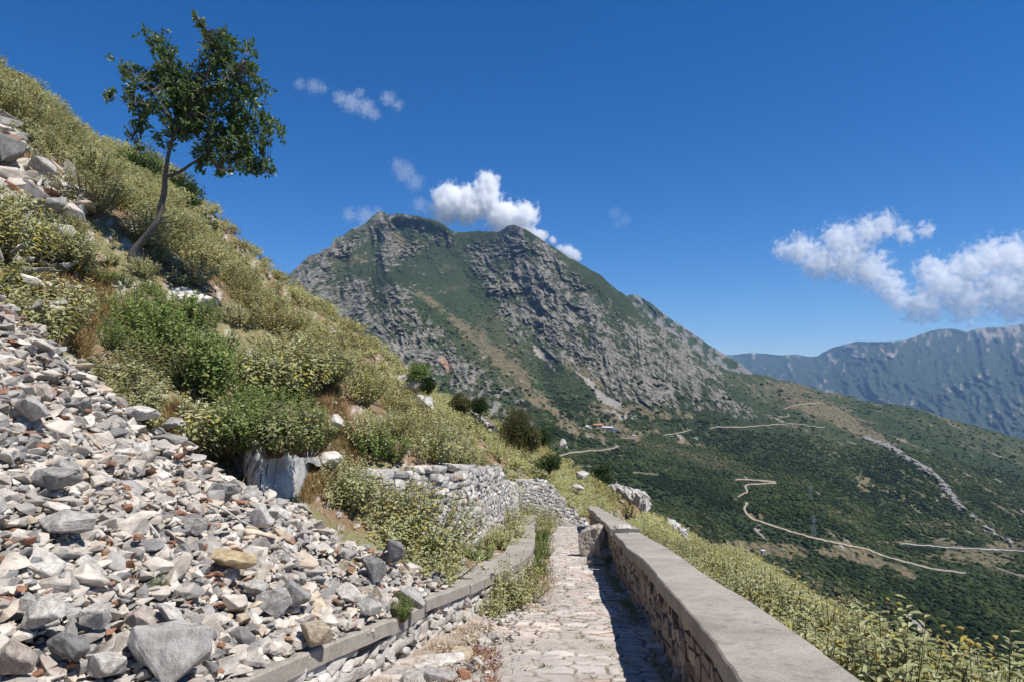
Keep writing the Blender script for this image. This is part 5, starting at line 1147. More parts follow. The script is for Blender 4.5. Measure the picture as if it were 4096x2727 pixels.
def classes(px, py, W, s=0):
    f = np.array([1., .12, 1.]); Wn = W*f
    n1 = fbm(Wn/70., 5, 301, .6)-.5; n2 = fbm(Wn/16., 4, 302, .65)-.5; n3 = fbm(Wn/260., 3, 303)-.5; n5 = fbm(Wn/7., 3, 305, .6)-.5
    a, b = qf(px, py); R1 = fbm(P3(a/34, b/105, 3), 3, 304, .5, True)-.62; R2 = fbm(P3(a/12, b/19, 5), 4, 306, .55, True)-.62; R3 = fbm(P3(a/4., b/5.5, 7), 3, 307, .6, True)-.62
    B_ = blobs(px, py, ROCKB); g0 = .22+.30*sst(1700, 2300, W[..., 1]); gt = g0+(1-g0)*sst(.02, .35, B_); cl_ = np.exp(-(((px-652-(py-352)*.6)/62)**2+((py-354)/24)**2)**1.5); rock = np.minimum(B_, 1)*.56+.22*cl_+gt*(n1*1.4+n2*2.0+n5*2.4+R1*.6+R2*.8+R3*.7)-.47
    tan = blobs(px, py, TANB)+n1*2.2+n2*2.4+n5*1.6+n3*.9-.66
    scr = blobs(px, py, SCREE)*.9+n1*2.0+n2*2.6+n5*2.2-.86
    red = blobs(px, py, REDB)+n2*.6-.5
    S_CL.append((R1, R2, R3, n5)); return rock, tan, scr, red, n1, n2, n3, R2
def disp_m(px, py, W, v):
    rock, tan, scr, red, n1, n2, n3, _ = classes(px, py, W); R1, R2, R3, n5 = S_CL.pop()
    S_CL[0] = (rock, tan, scr, red, n1, n2, n3, n5)
    far = sst(1000, 1500, W[..., 1]); grow = W[..., 1]/2300
    cliff = np.exp(-(((px-652-(py-352)*.6)/62)**2+((py-354)/24)**2)**1.5)
    flute = fbm(P3(px/3.2+n1*2, py/34, 9), 4, 313, .6, True)-.6
    r = sst(-.2, .35, rock)
    d = -(R1*190*sst(1300, 2300, W[..., 1])*sst(.02, .2, v)+R2*(30+70*r)+R3*(8+42*r))*grow*(1-.7*cliff)-flute*95*cliff
    d = d-n1*30*grow-n2*(10+22*r)*grow-n5*8
    for RL, am in (([(393, 284), (405, 290), (420, 300), (450, 322), (485, 350), (520, 378), (550, 408)], 170), ([(440, 385), (460, 392), (490, 405), (520, 430)], 70)):
        yr = np.interp(px, *zip(*RL)); e0, e1 = RL[0][0], RL[-1][0]; s_ = (yr-py)*.78+3*n1*6; d = d+am*sst(-1, 9, s_)*np.exp(-np.clip(s_/70, 0, 9)**2)*sst(e0-8, e0+4, px)*(1-sst(e1-10, e1+12, px))
    # far scrub reads as small domes
    f1, f2, cid = worley(W[..., 0]/(5.5+3*far)+.3*n2, (W[..., 2]*1.3+W[..., 1]*.5)/(5.5+3*far), 9)
    bush = np.clip(1-f1*1.5, 0, 1)*(.4+cid)
    dens = sst(-.15, .25, -tan-.3*scr)*(1-r*.75)
    S_CL.append((f1, cid, bush*dens))
    m = sst(1.0, 3.0, roaddist(px, py))
    d = (d-bush*dens*7)*(.15+.85*m)
    sp = 0; jx = 7*(fbm(P3(px*.13, py*.13), 3, 323)-.5); jy = 5*(fbm(P3(px*.13, py*.13), 3, 324)-.5)
    for (a, b), (c, e) in zip(RSPINE[:-1], RSPINE[1:]):
        L2 = (c-a)**2+(e-b)**2; t = np.clip(((px-a)*(c-a)+(py-b)*(e-b))/L2, 0, 1); wq = .8+6*np.clip(fbm(P3(px*.09, py*.09), 3, 322)-.28, 0, 1); sp = np.maximum(sp, np.exp(-(np.hypot(px-a-t*(c-a)+jx, py-b-t*(e-b)+jy)/wq/1.5)**2))
    S_CL.append(sp)
    d = d-sp*(6+50*(fbm(W/9., 3, 320, .6, True)-.55))
    return d*sst(0, .07, v)
S_CL = [None]
SM = make_sheet(225, 1290, 1.0, SKY_M+[(1290, 512)], BOT_M+[(1290, 740)], CT_M+[(1290, 514, 1750), (1290, 600, 800), (1290, 740, 400)], 470, 1.7, 4, disp_m)
def colour_m(S):
    rock, tan, scr, red, n1, n2, n3, n5 = S_CL[0]; f1, cid, bush = S_CL[1]; sp = S_CL[2]
    W = S.P; px, py = S.PX, S.PY
    hf = fbm(W/6., 3, 330, .6)[..., None]; far = sst(1100, 1900, S.D)[..., None]
    green = np.array([.024, .036, .012])*(1-far)+np.array([.025, .037, .013])*far
    green = green*(.62+.8*cid[..., None])*(1+.9*n3[..., None]); 
    olive = np.array([.060, .062, .028]); o = sst(.02, .25, n1+n3*.8)[..., None]*.65; green = green*(1-o)+olive*o
    tn = np.array([.132, .105, .058])*(.75+.5*hf); k = np.array([.180, .164, .138])*(.20+1.45*hf)
    k = k*(1-.25*sst(.0, .4, -n1)[..., None])
    dark = np.array([.022, .034, .014])
    c = green
    def mx(c, t, w): w = w[..., None]; return c*(1-w)+t*w
    c = mx(c, tn, sst(-.02, .20, tan)); 
    # bushes sprinkled over the dry grass and the rocks
    dots = sst(.30, .42, cid+.25*n1)*(1-sst(.28, .48, f1))
    c = mx(c, dark, dots*sst(-.05, .2, tan)*.9)
    zone_ = sst(.15, .7, blobs(px, py, ROCKB)); ol = np.array([.066, .058, .031])*(.7+.6*hf); c = mx(c, ol, zone_*sst(-.06, .10, n2+n1*.8)*.8)
    c = mx(c, k, sst(-.02, .14, rock)); c = mx(c, dark*1.0, sst(.52, .62, cid+.3*n1)*(1-sst(.32, .52, f1))*sst(.0, .2, rock)*.95)
    c = mx(c, np.array([.26, .24, .21])*(.7+.4*hf[..., :]), sst(0, .3, scr)); c = mx(c, np.array([.30, .17, .11]), sst(.1, .4, red)*.7)
    c = mx(c, np.array([.22, .21, .195])*(.30+1.1*fbm(W/3.5, 3, 331, .6)[..., None]), sst(.35, .6, sp*(.55+.9*fbm(W/5., 3, 333))))
    # dry terraces
    return c
C_M = colour_m(SM)
M_MTN = col_mat('mountain_ground', (.06, 2.0), var=.18, b2=(.25, .7))
sheet_obj(SM, 'mountain', C_M, M_MTN)
# far shoulder peak
S_CL2 = []
def disp_p(px, py, W, v):
    a, b = qf(px, py, 1.); r = fbm(P3(a/9, b/26, 4), 5, 411, .6, True)-.6; n = fbm(P3(px/5, py/5, 6), 4, 412)-.5; S_CL2.append((r, n)); return -(r*200+n*60)*sst(0, .03, v)
SP = make_sheet(590, 800, 1.0, [(590, 310), (615, 298), (626, 295), (636, 294.5), (643, 298), (651.5, 303.6), (671, 319), (697, 336), (718, 350), (738, 361), (751, 371), (775, 384), (800, 395)], [(590, 360), (800, 415)], [(590, 310, 4100), (640, 296, 4300), (700, 338, 4200), (750, 371, 3900), (800, 395, 3700), (640, 340, 3500), (700, 370, 3400), (750, 400, 3200), (600, 360, 3300), (800, 415, 3000)], 90, 1.0, 7, disp_p)
r, n = S_CL2[0]; W = SP.P; hf = fbm(W/14., 3, 5)[..., None]; w = sst(.0, .22, r*.8+n*1.5+.0)[..., None]
c = np.array([.026, .038, .015])*(.7+.7*hf)*(1-w)+np.array([.16, .15, .135])*(.4+hf)*w
sheet_obj(SP, 'far_shoulder', c, M_MTN)
# distant range
S_CL3 = []
def disp_r(px, py, W, v):
    A = W/W[..., 1:2]*11000; w = 700*(fbm(A/np.array([900., 1., 700.]), 4, 515)-.5); r = fbm(np.stack([(A[..., 0]+.55*A[..., 2]+w)/420, 0*w, (A[..., 2]-.4*A[..., 0]+w)/800], -1), 6, 511, .6, True)-.6; n = fbm(np.stack([A[..., 0]/60, 0*w, A[..., 2]/80], -1), 4, 512)-.5; S_CL3.append((r, n)); return -(r*950+n*150)*sst(0, .05, v)
SKY_R = [(680, 358), (710, 356), (730, 354), (750, 352.5), (766, 353), (780, 354.5), (795, 354), (810, 356), (818, 355), (822, 352), (829.5, 348.5), (843, 344), (856, 341), (870, 341.5), (885, 341), (906, 340), (915, 336), (925, 332), (938, 329), (952, 328), (960, 329.5), (967, 332), (972, 330), (980.5, 328), (992, 327), (1005, 326.5), (1014, 325), (1024, 323), (1110, 312), (1400, 330)]
SR = make_sheet(670, 1400, 1.5, SKY_R, [(670, 400), (760, 402), (860, 425), (960, 455), (1030, 480), (1400, 540)], [(680, 358, 14500), (766, 353, 14500), (818, 355, 13800), (856, 341, 12500), (952, 328, 11800), (1024, 323, 11500), (1400, 330, 11000), (700, 380, 12500), (800, 375, 11200), (860, 370, 10400), (950, 370, 9600), (1024, 370, 9000), (1400, 400, 8500), (760, 402, 9800), (860, 425, 7800), (960, 455, 6600), (1030, 480, 6000), (1400, 540, 5200)], 150, .7, 9, disp_r)
r, n = S_CL3[0]; W = SR.P; hgt = np.clip((W[..., 2]-250)/900, 0, 1); A = W/W[..., 1:2]*11000; hf = fbm(np.stack([A[..., 0]/45, A[..., 2]/45, 0*r], -1), 4, 6)[..., None]
w = (sst(.0, .34, r*.9+n*1.5+hgt*.62-.30))[..., None]
c = np.array([.032, .044, .026])*(.75+.5*hf)*(1-w)+np.array([.215, .180, .150])*(.65+.6*hf)*w
sheet_obj(SR, 'distant_range', c, col_mat('range_ground', (.004, 18.), var=.15))
# valley floor out to the horizon
s = 14800.; m = make_mesh('ground', [(-s, -3000, -1300), (s, -3000, -1300), (s, 15500, -1300), (-s, 15500, -1300)], np.array([[0, 1, 2, 3]]), flat_mat('valley_floor', (.07, .08, .04), .95, .01)); tag(link('ground', m), kind='structure')
# roads
M_DIRT = flat_mat('dirt_road_surface', (.27, .215, .15), .95, .8); M_ASPH = flat_mat('pale_asphalt', (.28, .27, .25), .9, .8)
allV = {}
for ri, (pts, w, _) in enumerate(ROADS):
    L, s = resample(np.array(pts), 1.0); L[1:-1] = (L[:-2]+2*L[1:-1]+L[2:])/4
    wdt = .82*w*(1+.9*(fbm(P3(s*.35, ri*3.+0*s, 0*s), 3, 8)-.5)); L = L+np.stack([.9*(vn(P3(s*.22, ri*5.+0*s, 0*s), 9)-.5), .9*(vn(P3(s*.22, ri*5.+0*s, 0*s), 10)-.5)], 1); t = np.gradient(L, axis=0); t = unit(t); nr = np.stack([-t[:, 1], t[:, 0]], 1)
    rows = []
    for q in (-.5, 0, .5):
        a = L+nr*wdt[:, None]*q*np.array([1, .62]); p, d = surf(SM, a[:, 0], a[:, 1]); rows.append(p)
    ctr = rows[1]; V = []
    for p in rows: 
        V.append(p*(1-.0035)+np.array([0, 0, .35]))
    V = np.stack(V, 1).reshape(-1, 3); Fc = grid_faces(len(L), 3)
    nm = 'valley_road' if ri == 2 else 'dirt_track'
    tag(link(nm, make_mesh(nm, V, Fc, M_ASPH if ri == 2 else M_DIRT, True)), kind='structure')
# --- scrub bushes over the nearer valley sides (merged)
rb = np.random.default_rng(44)
def ico(sub, jit, seed):
    r = np.random.default_rng(seed); bm = bmesh.new(); bmesh.ops.create_icosphere(bm, subdivisions=sub, radius=1); v = np.array([q.co[:] for q in bm.verts]); f = np.array([[q.index for q in ff.verts] for ff in bm.faces]); bm.free()
    v *= 1+jit*(r.random((len(v), 1))-.5)*2; v[:, 2] = v[:, 2]*.8; return v, f
ICO_A = [ico(2, .26, i) for i in range(8)]; ICO_B = [ico(1, .25, 20+i) for i in range(6)]
def lookup(S, A, px, py):
    i = np.clip(((px-S.px0)/S.dx).astype(int), 0, S.PX.shape[1]-1); r = np.clip(((py-S.top[i])/(S.bt[i]-S.top[i])*(S.nrow-1)).astype(int), 0, S.nrow-1); return A[r, i]
def bushes(n, pymin, box, dmin, dmax, protos, r0, r1, name, lab, thr=.0):
    px = rb.uniform(box[0], box[1], n); py = rb.uniform(box[2], box[3], n)
    i = np.clip(((px-SM.px0)/SM.dx).astype(int), 0, SM.PX.shape[1]-1); ok = (py > SM.top[i]+.5) & (py < SM.bt[i])
    tan = lookup(SM, S_CL[0][1], px, py); rock = lookup(SM, S_CL[0][0], px, py); scr = lookup(SM, S_CL[0][2], px, py); sp = lookup(SM, S_CL[2], px, py)
    p, d = surf(SM, px, py); ok &= (d > dmin) & (d < dmax)
    pr = np.clip(1.0-1.4*sst(-.05, .15, tan)*.93, .06, 1)*np.clip(1-sst(-.05, .1, rock)*.9, 0, 1)*(1-.9*sst(0, .2, scr))*(1-sst(.3, .6, sp))
    ok &= rb.random(n) < pr; ok &= roaddist(px, py) > .3+.8*r1*F/np.maximum(d, 1)*.5
    px, py, p, d = px[ok], py[ok], p[ok], d[ok]; m = len(px)
    n3 = lookup(SM, S_CL[0][6], px, py)
    s = (r0+(r1-r0)*rb.random(m)**1.6)*(1+1.2*n3); S_ = s[:, None]*rb.uniform(.75, 1.25, (m, 3)); R_ = rotmats(m, .15, rb)
    V, Fc, I = bake(protos, rb.integers(0, len(protos), m), R_, S_, p+np.array([0, 0, .15])*s[:, None])
    cl = fbm(p/np.array([45., 60., 45.]), 3, 77)
    cl2 = fbm(p/np.array([150., 200., 150.]), 3, 78); var = np.clip(.45+rb.normal(size=m)*.18+(cl-.5)*1.5+(cl2-.5)*2.0, 0, 1)[I]
    o = link(name, make_mesh(name, V, Fc, M_SCRUB, True, {'var': var})); tag(o, lab, 'scrub', kind='stuff'); print(name, m)
def scrub_mat():
    m, nt, b = new_mat('scrub_foliage'); a = attr(nt, 'var'); tc = N(nt, 'ShaderNodeTexCoord')
    r = ramp(nt, [(0, (.012, .020, .006)), (.35, (.023, .037, .009)), (.65, (.042, .060, .015)), (.85, (.068, .078, .026)), (1, (.10, .095, .045))]); nt.links.new(a.outputs['Fac'], r.inputs[0])
    n1 = noise(nt, tc.outputs['Object'], 1.1, 3, .7); r2 = ramp(nt, [(.3, (.55, .55, .55)), (.7, (1.45, 1.45, 1.45))]); nt.links.new(n1.outputs[0], r2.inputs[0])
    nt.links.new(mixc(nt, 1., r.outputs[0], r2.outputs[0], 'MULTIPLY'), b.inputs['Base Color']); b.inputs['Roughness'].default_value = .9; b.inputs['Specular IOR Level'].default_value = .1
    bump(nt, n1.outputs[0], 1., 1.2, b); return m
M_SCRUB = scrub_mat()
bushes(34000, 0, (540, 1280, 430, 735), 350, 820, ICO_A, .9, 3.0, 'valley_scrub', 'dense dark green scrub filling the lower valley')
bushes(64000, 0, (540, 1280, 385, 600), 820, 1500, ICO_B, 1.3, 3.6, 'valley_scrub', 'dark green scrub covering the middle slopes')
bushes(16000, 0, (380, 1280, 300, 520), 1100, 2500, ICO_B, 1.8, 4.4, 'mountain_scrub', 'scattered shrubs on the mountain foot')
# --- separate round trees on the plateau at the mountain foot
TP = [(965, 420), (725, 315), (490, 440), (560, 440), (530, 430), (375, 565), (960, 520), (1000, 545), (885, 505), (1120, 580), (1150, 620), (1060, 570), (1205, 560), (1125, 530), (1000, 600), (1570, 560), (1600, 580), (1630, 570), (1220, 495), (1240, 490), (1100, 465), (1180, 460), (1080, 460), (1600, 350), (1400, 380), (1430, 375), (1200, 215), (1225, 225), (1110, 250), (1090, 260), (780, 145), (560, 520), (600, 540), (520, 520), (490, 500), (700, 580), (655, 590), (820, 660), (925, 645), (860, 655), (1040, 740), (1090, 725), (1210, 270), (1240, 280), (1270, 270), (1750, 375), (1800, 385), (1700, 400), (1530, 400), (1640, 395), (1580, 400), (1280, 240), (620, 40), (600, 80), (660, 95), (1350, 560), (1400, 555), (1300, 580), (1450, 600), (1780, 540), (2200, 320), (2190, 350), (2265, 380), (2050, 270), (1310, 300), (720, 570), (740, 600), (680, 360), (850, 545), (900, 560), (1010, 500), (440, 700), (760, 1010), (1690, 1460), (1660, 1505)]
rt2 = np.random.default_rng(6); TM = []
for k in range(5):
    v, f = ico(3, .02, 60+k); v[:, 2] /= .8
    v = v*(1+.55*(fbm(v*2.1+k*7, 4, 600+k)-.5))[:, None]*np.array([1, 1, .78]); nl = 500; q = unit(rt2.normal(size=(nl, 3)))*rt2.uniform(.85, 1.12, (nl, 1))*[1, 1, .8]
    V2, F2, I2 = leaves(q, unit(q+rt2.normal(size=(nl, 3))*.5), unit(rt2.normal(size=(nl, 3))), np.full(nl, .22), np.full(nl, .16), .1, False)
    TM.append((make_mesh('crown', np.concatenate([v, V2]), [f, F2+len(v)], M_SCRUB, False, {'var': np.r_[np.full(len(v), .25+.05*k), np.clip(rt2.normal(.4, .2, nl), 0, 1)[I2]]}), make_mesh('trunk', *tube(np.array([(0, 0, -1.25), (.03, 0, -.7), (0, .02, -.2)]), [.09, .08, .05], 6), M_BARK)))
for k, (a, b) in enumerate(TP):
    px, py = 500+.1276*a, 350+.1276*b; p, d = surf(SM, np.array([px]), np.array([py])); d = float(d[0]); s = rt2.uniform(2.6, 4.2)*d/692/2.0*.95
    r = link('round_tree', None, None, Vector(p[0])+Vector((0, 0, s*.45))); r.scale = (s*rt2.uniform(.9, 1.3), s*1.0, s*.9); r.rotation_euler = (0, 0, rt2.uniform(0, 6))
    reg = 'at the foot of the cliffs' if b < 300 else 'on the plateau below the grey cliffs' if b < 480 and px > 560 else 'around the small farm buildings' if b < 700 and px > 560 else 'low in the valley' if b > 900 else 'on the left side of the plateau'
    tag(r, 'dark round tree among dry grass '+reg, 'tree', 'round trees at the mountain foot'); cm, tm = TM[k % 5]; link('crown', cm, r); link('trunk', tm, r)
# --- farm buildings
M_WHITEW = flat_mat('whitewash', (.72, .70, .66), .85, 3); M_TILE = flat_mat('orange_roof', (.42, .18, .09), .85, 3); M_SHEET = flat_mat('grey_metal_roof', (.45, .46, .47), .5, 3); M_BLUE = flat_mat('blue_tarpaulin', (.04, .16, .55), .5, 3); M_STW = flat_mat('farm_stone', (.35, .32, .27), .9, 3)
def house(px, py, L, Wd, H, yaw, rm, wm, lab, gable=True, cat='building', slope=.35):
    p, d = surf(SM, np.array([px]), np.array([py])); p = p[0]
    r = link('farm_building', None, None, Vector(p)+Vector((0, -2, 0.0))); r.rotation_euler = (0, 0, yaw); tag(r, lab, cat)
    hx, hy = L/2, Wd/2; rh = Wd*slope if gable else .0
    V = [(-hx, -hy, -3), (hx, -hy, -3), (hx, hy, -3), (-hx, hy, -3), (-hx, -hy, H), (hx, -hy, H), (hx, hy, H), (-hx, hy, H), (-hx, 0, H+rh), (hx, 0, H+rh)]
    link('wall', make_mesh('wall', V, [np.array([[0, 1, 5, 4], [2, 3, 7, 6], [3, 2, 1, 0]]), np.array([[1, 2, 6, 9, 5], [3, 0, 4, 8, 7]])], wm), r)
    o = .35; t = .18
    if gable: R_ = [(-hx-o, -hy-o, H-o*.5), (hx+o, -hy-o, H-o*.5), (hx+o, 0, H+rh+.1), (-hx-o, 0, H+rh+.1), (hx+o, hy+o, H-o*.5), (-hx-o, hy+o, H-o*.5)]
    else: R_ = [(-hx-o, -hy-o, H+.05), (hx+o, -hy-o, H+.05), (hx+o, 0, H+.35), (-hx-o, 0, H+.35), (hx+o, hy+o, H+.65), (-hx-o, hy+o, H+.65)]
    R2 = R_+[(a, b, c+t) for a, b, c in R_]; link('roof', make_mesh('roof', R2, np.array([[1, 0, 3, 2], [2, 3, 5, 4], [6, 7, 8, 9], [9, 8, 10, 11], [0, 1, 7, 6], [1, 2, 8, 7], [2, 4, 10, 8], [4, 5, 11, 10], [5, 3, 9, 11], [3, 0, 6, 9]]), rm), r)
    for k in range(max(1, int(L/4))):
        x = -hx+(k+.5)*L/max(1, int(L/4)); link('window' if k else 'door', make_mesh('opening', [(x-.5, -hy-.03, 0 if k == 0 else .9), (x+.5, -hy-.03, 0 if k == 0 else .9), (x+.5, -hy-.03, 1.9), (x-.5, -hy-.03, 1.9)], np.array([[0, 1, 2, 3]]), M_DARKM), r)
house(598, 425.5, 18, 6, 2.6, -.25, M_TILE, M_STW, 'long low farm shed with orange tiled roof below the mountain')
house(607.5, 428, 20, 6, 2.4, -.30, M_SHEET, M_STW, 'long farm shed with grey metal roof between the orange and the blue roofs')
house(615, 430, 9, 5, 2.2, -.1, M_BLUE, M_STW, 'small farm shed under a bright blue sheet', False)
house(587, 427.5, 6, 5, 3.4, .2, M_SHEET, M_WHITEW, 'small white stone hut left of the orange roof')
house(590.5, 428.5, 5, 4, 2.2, .1, M_SHEET, M_STW, 'low grey hut beside the white one', False)
house(679, 436, 8, 4, 2.2, .1, M_SHEET, M_WHITEW, 'tiny white farmhouse with red door side in the middle of the slope', False)
house(694.8, 438, 11, 4, 1.4, .0, M_SHEET, M_WHITEW, 'long thin white roof at the right end of the farm strip', False)
house(671, 436.5, 5, 3, 1.5, .1, M_SHEET, M_WHITEW, 'smallest white hut left of the tiny farmhouse', False)
house(634, 435.5, 6, 3, 1.4, -.1, M_SHEET, M_WHITEW, 'pale low shed beside the red earth bank', False)
house(762.5, 554, 3.2, 3, 4.5, .2, M_SHEET, M_STW, 'small concrete block structure in the earth cutting of the valley', False)
# --- pylons and poles
M_STEEL = flat_mat('galvanised_steel', (.22, .24, .25), .6, 2)
def pylon(px, py, H, lab):
    p, d = surf(SM, np.array([px]), np.array([py])); r = link('pylon', None, None, Vector(p[0])+Vector((0, -1, 0))); tag(r, lab, 'pylon'); parts = []; w = lambda z: 1.9*(1-z/H)*.9+.35
    rr = .11; zs = np.linspace(0, H, 9)
    for sx, sy in ((1, 1), (1, -1), (-1, 1), (-1, -1)): parts.append(tube(np.array([(sx*w(z), sy*w(z), z) for z in zs]), [rr]*9, 4))
    for a, b in zip(zs[:-1], zs[1:]):
        for s_ in (1, -1):
            parts.append(tube(np.array([(-w(a), s_*w(a), a), (w(b), s_*w(b), b)]), [rr*.6]*2, 3)); parts.append(tube(np.array([(w(a), s_*w(a), a), (-w(b), s_*w(b), b)]), [rr*.6]*2, 3)); parts.append(tube(np.array([(s_*w(a), -w(a), a), (s_*w(b), w(b), b)]), [rr*.6]*2, 3))
    link('lattice_mast', make_mesh('lattice_mast', *join(parts), M_STEEL), r)
    for z in (H*.72, H*.84, H*.96): link('crossarm', make_mesh('crossarm', *tube(np.array([(-3.2, 0, z), (0, 0, z+.5), (3.2, 0, z)]), [rr, rr*1.4, rr], 4), M_STEEL), r)
pylon(813, 534.5, 22, 'nearer lattice power pylon above the dirt track'); pylon(810, 499, 18, 'farther smaller lattice power pylon on the scrub slope')
for px, py, H, lab in [(768.5, 523.5, 8, 'thin wooden pole beside the dirt track'), (777.5, 541, 8, 'thin leaning pole in the scrub below the dirt track')]:
    p, d = surf(SM, np.array([px]), np.array([py])); r = link('utility_pole', None, None, Vector(p[0])); tag(r, lab, 'pole'); link('pole_shaft', make_mesh('pole_shaft', *tube(np.array([(0, 0, -1), (.1, 0, H)]), [.16, .11], 6), M_BARK), r); link('crossarm', make_mesh('crossarm', *tube(np.array([(-.8, 0, H-.5), (.9, 0, H-.5)]), [.07, .07], 4), M_BARK), r)
# ------------------------------------------------------------------ clouds: volumes with puffs and torn edges
CLOUDY = 18500.
def cloud(name, label, puffs, yy, dens, rag=.5, sx=1., seed=0, thick=.7, floor=None):
    """puffs in (px,py,rpx)"""
    pf = [(np.array(unp(a, b, yy)), sx*r/F*yy) for a, b, r in puffs]; C0 = sum(p for p, _ in pf)/len(pf)
    lo = np.min([p-r*1.35 for p, r in pf], 0); hi = np.max([p+r*1.35 for p, r in pf], 0); lo[1] = yy-max(r for _, r in pf)*1.3*thick; hi[1] = yy+max(r for _, r in pf)*1.3*thick
    m, nt, b = new_mat(name+'_vapour'); nt.nodes.remove(b); out = nt.nodes['Material Output']; tc = N(nt, 'ShaderNodeTexCoord'); R0 = max(r for _, r in pf)
    acc = None
    wn = noise(nt, tc.outputs['Object'], 2.2/R0, 3, .5); wv = N(nt, 'ShaderNodeVectorMath', operation='MULTIPLY_ADD'); nt.links.new(wn.outputs['Color'], wv.inputs[0]); wv.inputs[1].default_value = (R0*.5,)*3; 
    sb = N(nt, 'ShaderNodeVectorMath', operation='SUBTRACT'); nt.links.new(tc.outputs['Object'], sb.inputs[0]); sb.inputs[1].default_value = (R0*.25,)*3; nt.links.new(sb.outputs[0], wv.inputs[2])
    for p, r in pf:
        d = N(nt, 'ShaderNodeVectorMath', operation='SUBTRACT'); nt.links.new(wv.outputs[0], d.inputs[0]); d.inputs[1].default_value = tuple(p-C0)
        sc = N(nt, 'ShaderNodeVectorMath', operation='MULTIPLY'); nt.links.new(d.outputs[0], sc.inputs[0]); sc.inputs[1].default_value = (1/r, 1/(r*thick), 1/r)
        ln = N(nt, 'ShaderNodeVectorMath', operation='LENGTH'); nt.links.new(sc.outputs[0], ln.inputs[0])
        q = N(nt, 'ShaderNodeMath', operation='SUBTRACT'); q.inputs[0].default_value = 1; nt.links.new(ln.outputs['Value'], q.inputs[1])
        if acc is None: acc = q
        else:
            x = N(nt, 'ShaderNodeMath', operation='SMOOTH_MAX'); x.inputs[2].default_value = .2; nt.links.new(acc.outputs[0], x.inputs[0]); nt.links.new(q.outputs[0], x.inputs[1]); acc = x
    n1 = noise(nt, tc.outputs['Object'], 4.2/R0, 6, .62, .2)
    a = N(nt, 'ShaderNodeMath', operation='SUBTRACT'); nt.links.new(n1.outputs[0], a.inputs[0]); a.inputs[1].default_value = .5
    a2 = N(nt, 'ShaderNodeMath', operation='MULTIPLY_ADD'); nt.links.new(a.outputs[0], a2.inputs[0]); a2.inputs[1].default_value = rag*4; nt.links.new(acc.outputs[0], a2.inputs[2])
    mr = N(nt, 'ShaderNodeMapRange', interpolation_type='SMOOTHSTEP'); mr.inputs[1].default_value = .02; mr.inputs[2].default_value = .55; mr.inputs[4].default_value = dens; nt.links.new(a2.outputs[0], mr.inputs[0])
    v = N(nt, 'ShaderNodeVolumePrincipled'); v.inputs['Color'].default_value = (1, 1, 1, 1); v.inputs['Anisotropy'].default_value = .3; nt.links.new(mr.outputs[0], v.inputs['Density']); nt.links.new(v.outputs[0], out.inputs['Volume'])
    m.cycles.volume_step_rate = .35
    bm = bmesh.new(); bmesh.ops.create_icosphere(bm, subdivisions=3, radius=1); V = np.array([q.co[:] for q in bm.verts]); Fc = np.array([[q.index for q in ff.verts] for ff in bm.faces]); bm.free()
    p4 = np.abs(V)**4; V = V/(p4.sum(1)**.25)[:, None]; V = V*(hi-lo)/2*1.05+((lo+hi)/2-C0)
    o = link(name, make_mesh(name, V, Fc, m), None, Vector(C0)); tag(o, label, 'cloud'); return o
cloud('cloud', 'bright white cumulus rising behind the mountain saddle', [(450, 200, 17), (468, 205, 20), (487, 185, 13), (493, 183, 9), (485, 200, 17), (505, 218, 18), (525, 215, 14), (524, 228, 13), (445, 212, 14), (540, 236, 8)], CLOUDY, .012, .42, sx=1.15, seed=1)
cloud('cloud', 'small white cloud tuft just right of the mountain ridge', [(568, 252, 9), (575, 256, 8), (560, 248, 5), (553, 240, 5)], CLOUDY, .012, .34, seed=2)
cloud('cloud', 'faint veil of cloud left of the white cumulus', [(405, 172, 13), (415, 182, 11), (398, 165, 9), (420, 205, 10), (432, 212, 10)], CLOUDY, .0011, .6, seed=3)
cloud('cloud', 'thin streak of cloud touching the left side of the summit', [(350, 215, 9), (366, 217, 12), (378, 212, 7)], CLOUDY, .0014, .6, seed=4)
cloud('cloud', 'thin wispy cloud in the blue above, larger wisp', [(340, 98, 9), (352, 103, 12), (366, 108, 11), (374, 114, 8), (388, 98, 9), (398, 105, 7), (360, 92, 6)], CLOUDY, .0017, .7, seed=5)
cloud('cloud', 'smallest wispy cloud in the blue, upper left wisp', [(300, 84, 7), (314, 86, 9), (322, 88, 7)], CLOUDY, .0014, .7, seed=6)
cloud('cloud', 'long broken white cloud at right with torn upper tail', [(800, 250, 14), (820, 262, 17), (845, 262, 18), (840, 240, 16), (870, 270, 18), (868, 232, 14), (888, 285, 14), (885, 225, 12), (905, 234, 9), (925, 230, 8), (782, 250, 9), (855, 250, 14)], CLOUDY, .0044, .82, sx=1.2, seed=7)
cloud('cloud', 'largest white cloud bank cut by the right edge of the frame', [(900, 300, 14), (920, 305, 18), (930, 270, 14), (945, 285, 22), (970, 270, 20), (990, 258, 18), (965, 300, 22), (1000, 290, 24), (1010, 255, 18), (1035, 270, 24), (1030, 300, 22), (1050, 245, 18), (1010, 312, 12), (935, 315, 9)], CLOUDY, .0042, .84, sx=1.12, seed=8)
cloud('cloud', 'barely visible veil in the blue right of the peak', [(615, 213, 8), (625, 220, 8), (618, 224, 6)], CLOUDY, .0006, .6, seed=9)

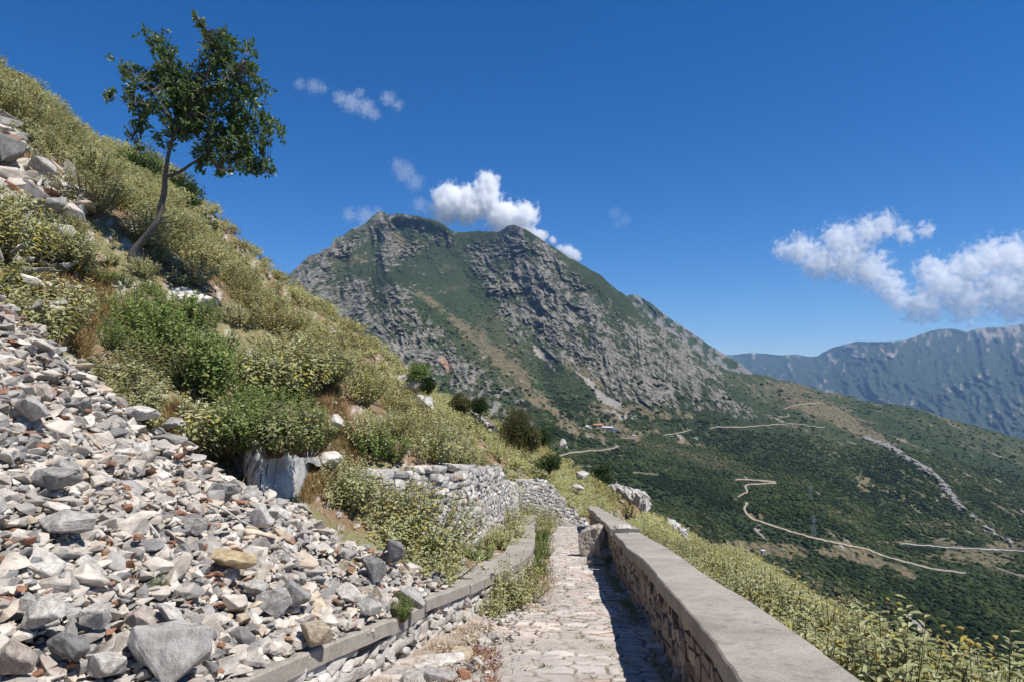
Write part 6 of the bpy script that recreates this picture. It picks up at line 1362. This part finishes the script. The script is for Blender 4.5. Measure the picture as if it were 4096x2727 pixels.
# ------------------------------------------------------------------ air
hz = [(-14900, -3100, -1301), (14900, 15600, 1120)]
(a, b, c), (d, e, f) = hz
V = [(a, b, c), (d, b, c), (d, e, c), (a, e, c), (a, b, f), (d, b, f), (d, e, f), (a, e, f)]
m, nt, bs = new_mat('air'); nt.nodes.remove(bs); v = N(nt, 'ShaderNodeVolumePrincipled'); v.inputs['Color'].default_value = (.34, .60, 1, 1); v.inputs['Density'].default_value = 3.1e-5; v.inputs['Anisotropy'].default_value = .1
nt.links.new(v.outputs[0], nt.nodes['Material Output'].inputs['Volume'])
HAZE_ON = True
if HAZE_ON: tag(link('haze', make_mesh('haze', V, np.array([[0, 3, 2, 1], [4, 5, 6, 7], [0, 1, 5, 4], [1, 2, 6, 5], [2, 3, 7, 6], [3, 0, 4, 7]]), m)), kind='stuff')

# ------------------------------------------------------------------ sky, sun, camera
w = bpy.data.worlds.new('World'); SC.world = w; w.use_nodes = True; nt = w.node_tree; bg = nt.nodes['Background']
el = math.asin(SUN[2]); az = math.atan2(SUN[0], SUN[1])
sk = nt.nodes.new('ShaderNodeTexSky'); sk.sky_type = 'NISHITA'; sk.sun_disc = False; sk.sun_elevation = el; sk.sun_rotation = az; sk.altitude = 1500; sk.air_density = 1.0; sk.dust_density = .15; sk.ozone_density = 4.0
hs = nt.nodes.new('ShaderNodeHueSaturation'); hs.inputs['Saturation'].default_value = 1.36; nt.links.new(sk.outputs[0], hs.inputs['Color'])
nt.links.new(mixc(nt, 1., hs.outputs[0], (.82, .87, 1.03), 'MULTIPLY'), bg.inputs[0]); bg.inputs[1].default_value = .083
L = bpy.data.lights.new('sun', 'SUN'); L.energy = 5.0; L.angle = math.radians(.53); L.color = (1, .96, .90); so = bpy.data.objects.new('sun', L); COL.objects.link(so)
so.rotation_euler = Vector(tuple(-SUN)).to_track_quat('-Z', 'Y').to_euler()
cam = bpy.data.cameras.new('camera'); cam.sensor_width = 36; cam.lens = 36*F/1024; cam.shift_y = (HY-340.5)/1024; cam.clip_start = .05; cam.clip_end = 60000
co = bpy.data.objects.new('camera', cam); COL.objects.link(co); co.rotation_euler = (math.radians(90), 0, 0); SC.camera = co
SC.view_settings.view_transform = 'Standard'; SC.view_settings.look = 'None'; SC.view_settings.gamma = 1; SC.view_settings.exposure = .45
SC.render.engine = 'CYCLES'; cy = SC.cycles; cy.use_denoising = True; cy.max_bounces = 14; cy.diffuse_bounces = 3; cy.glossy_bounces = 2; cy.transmission_bounces = 3; cy.transparent_max_bounces = 8; cy.volume_bounces = 14; cy.volume_step_rate = 1; cy.volume_max_steps = 512
cy.use_adaptive_sampling = True
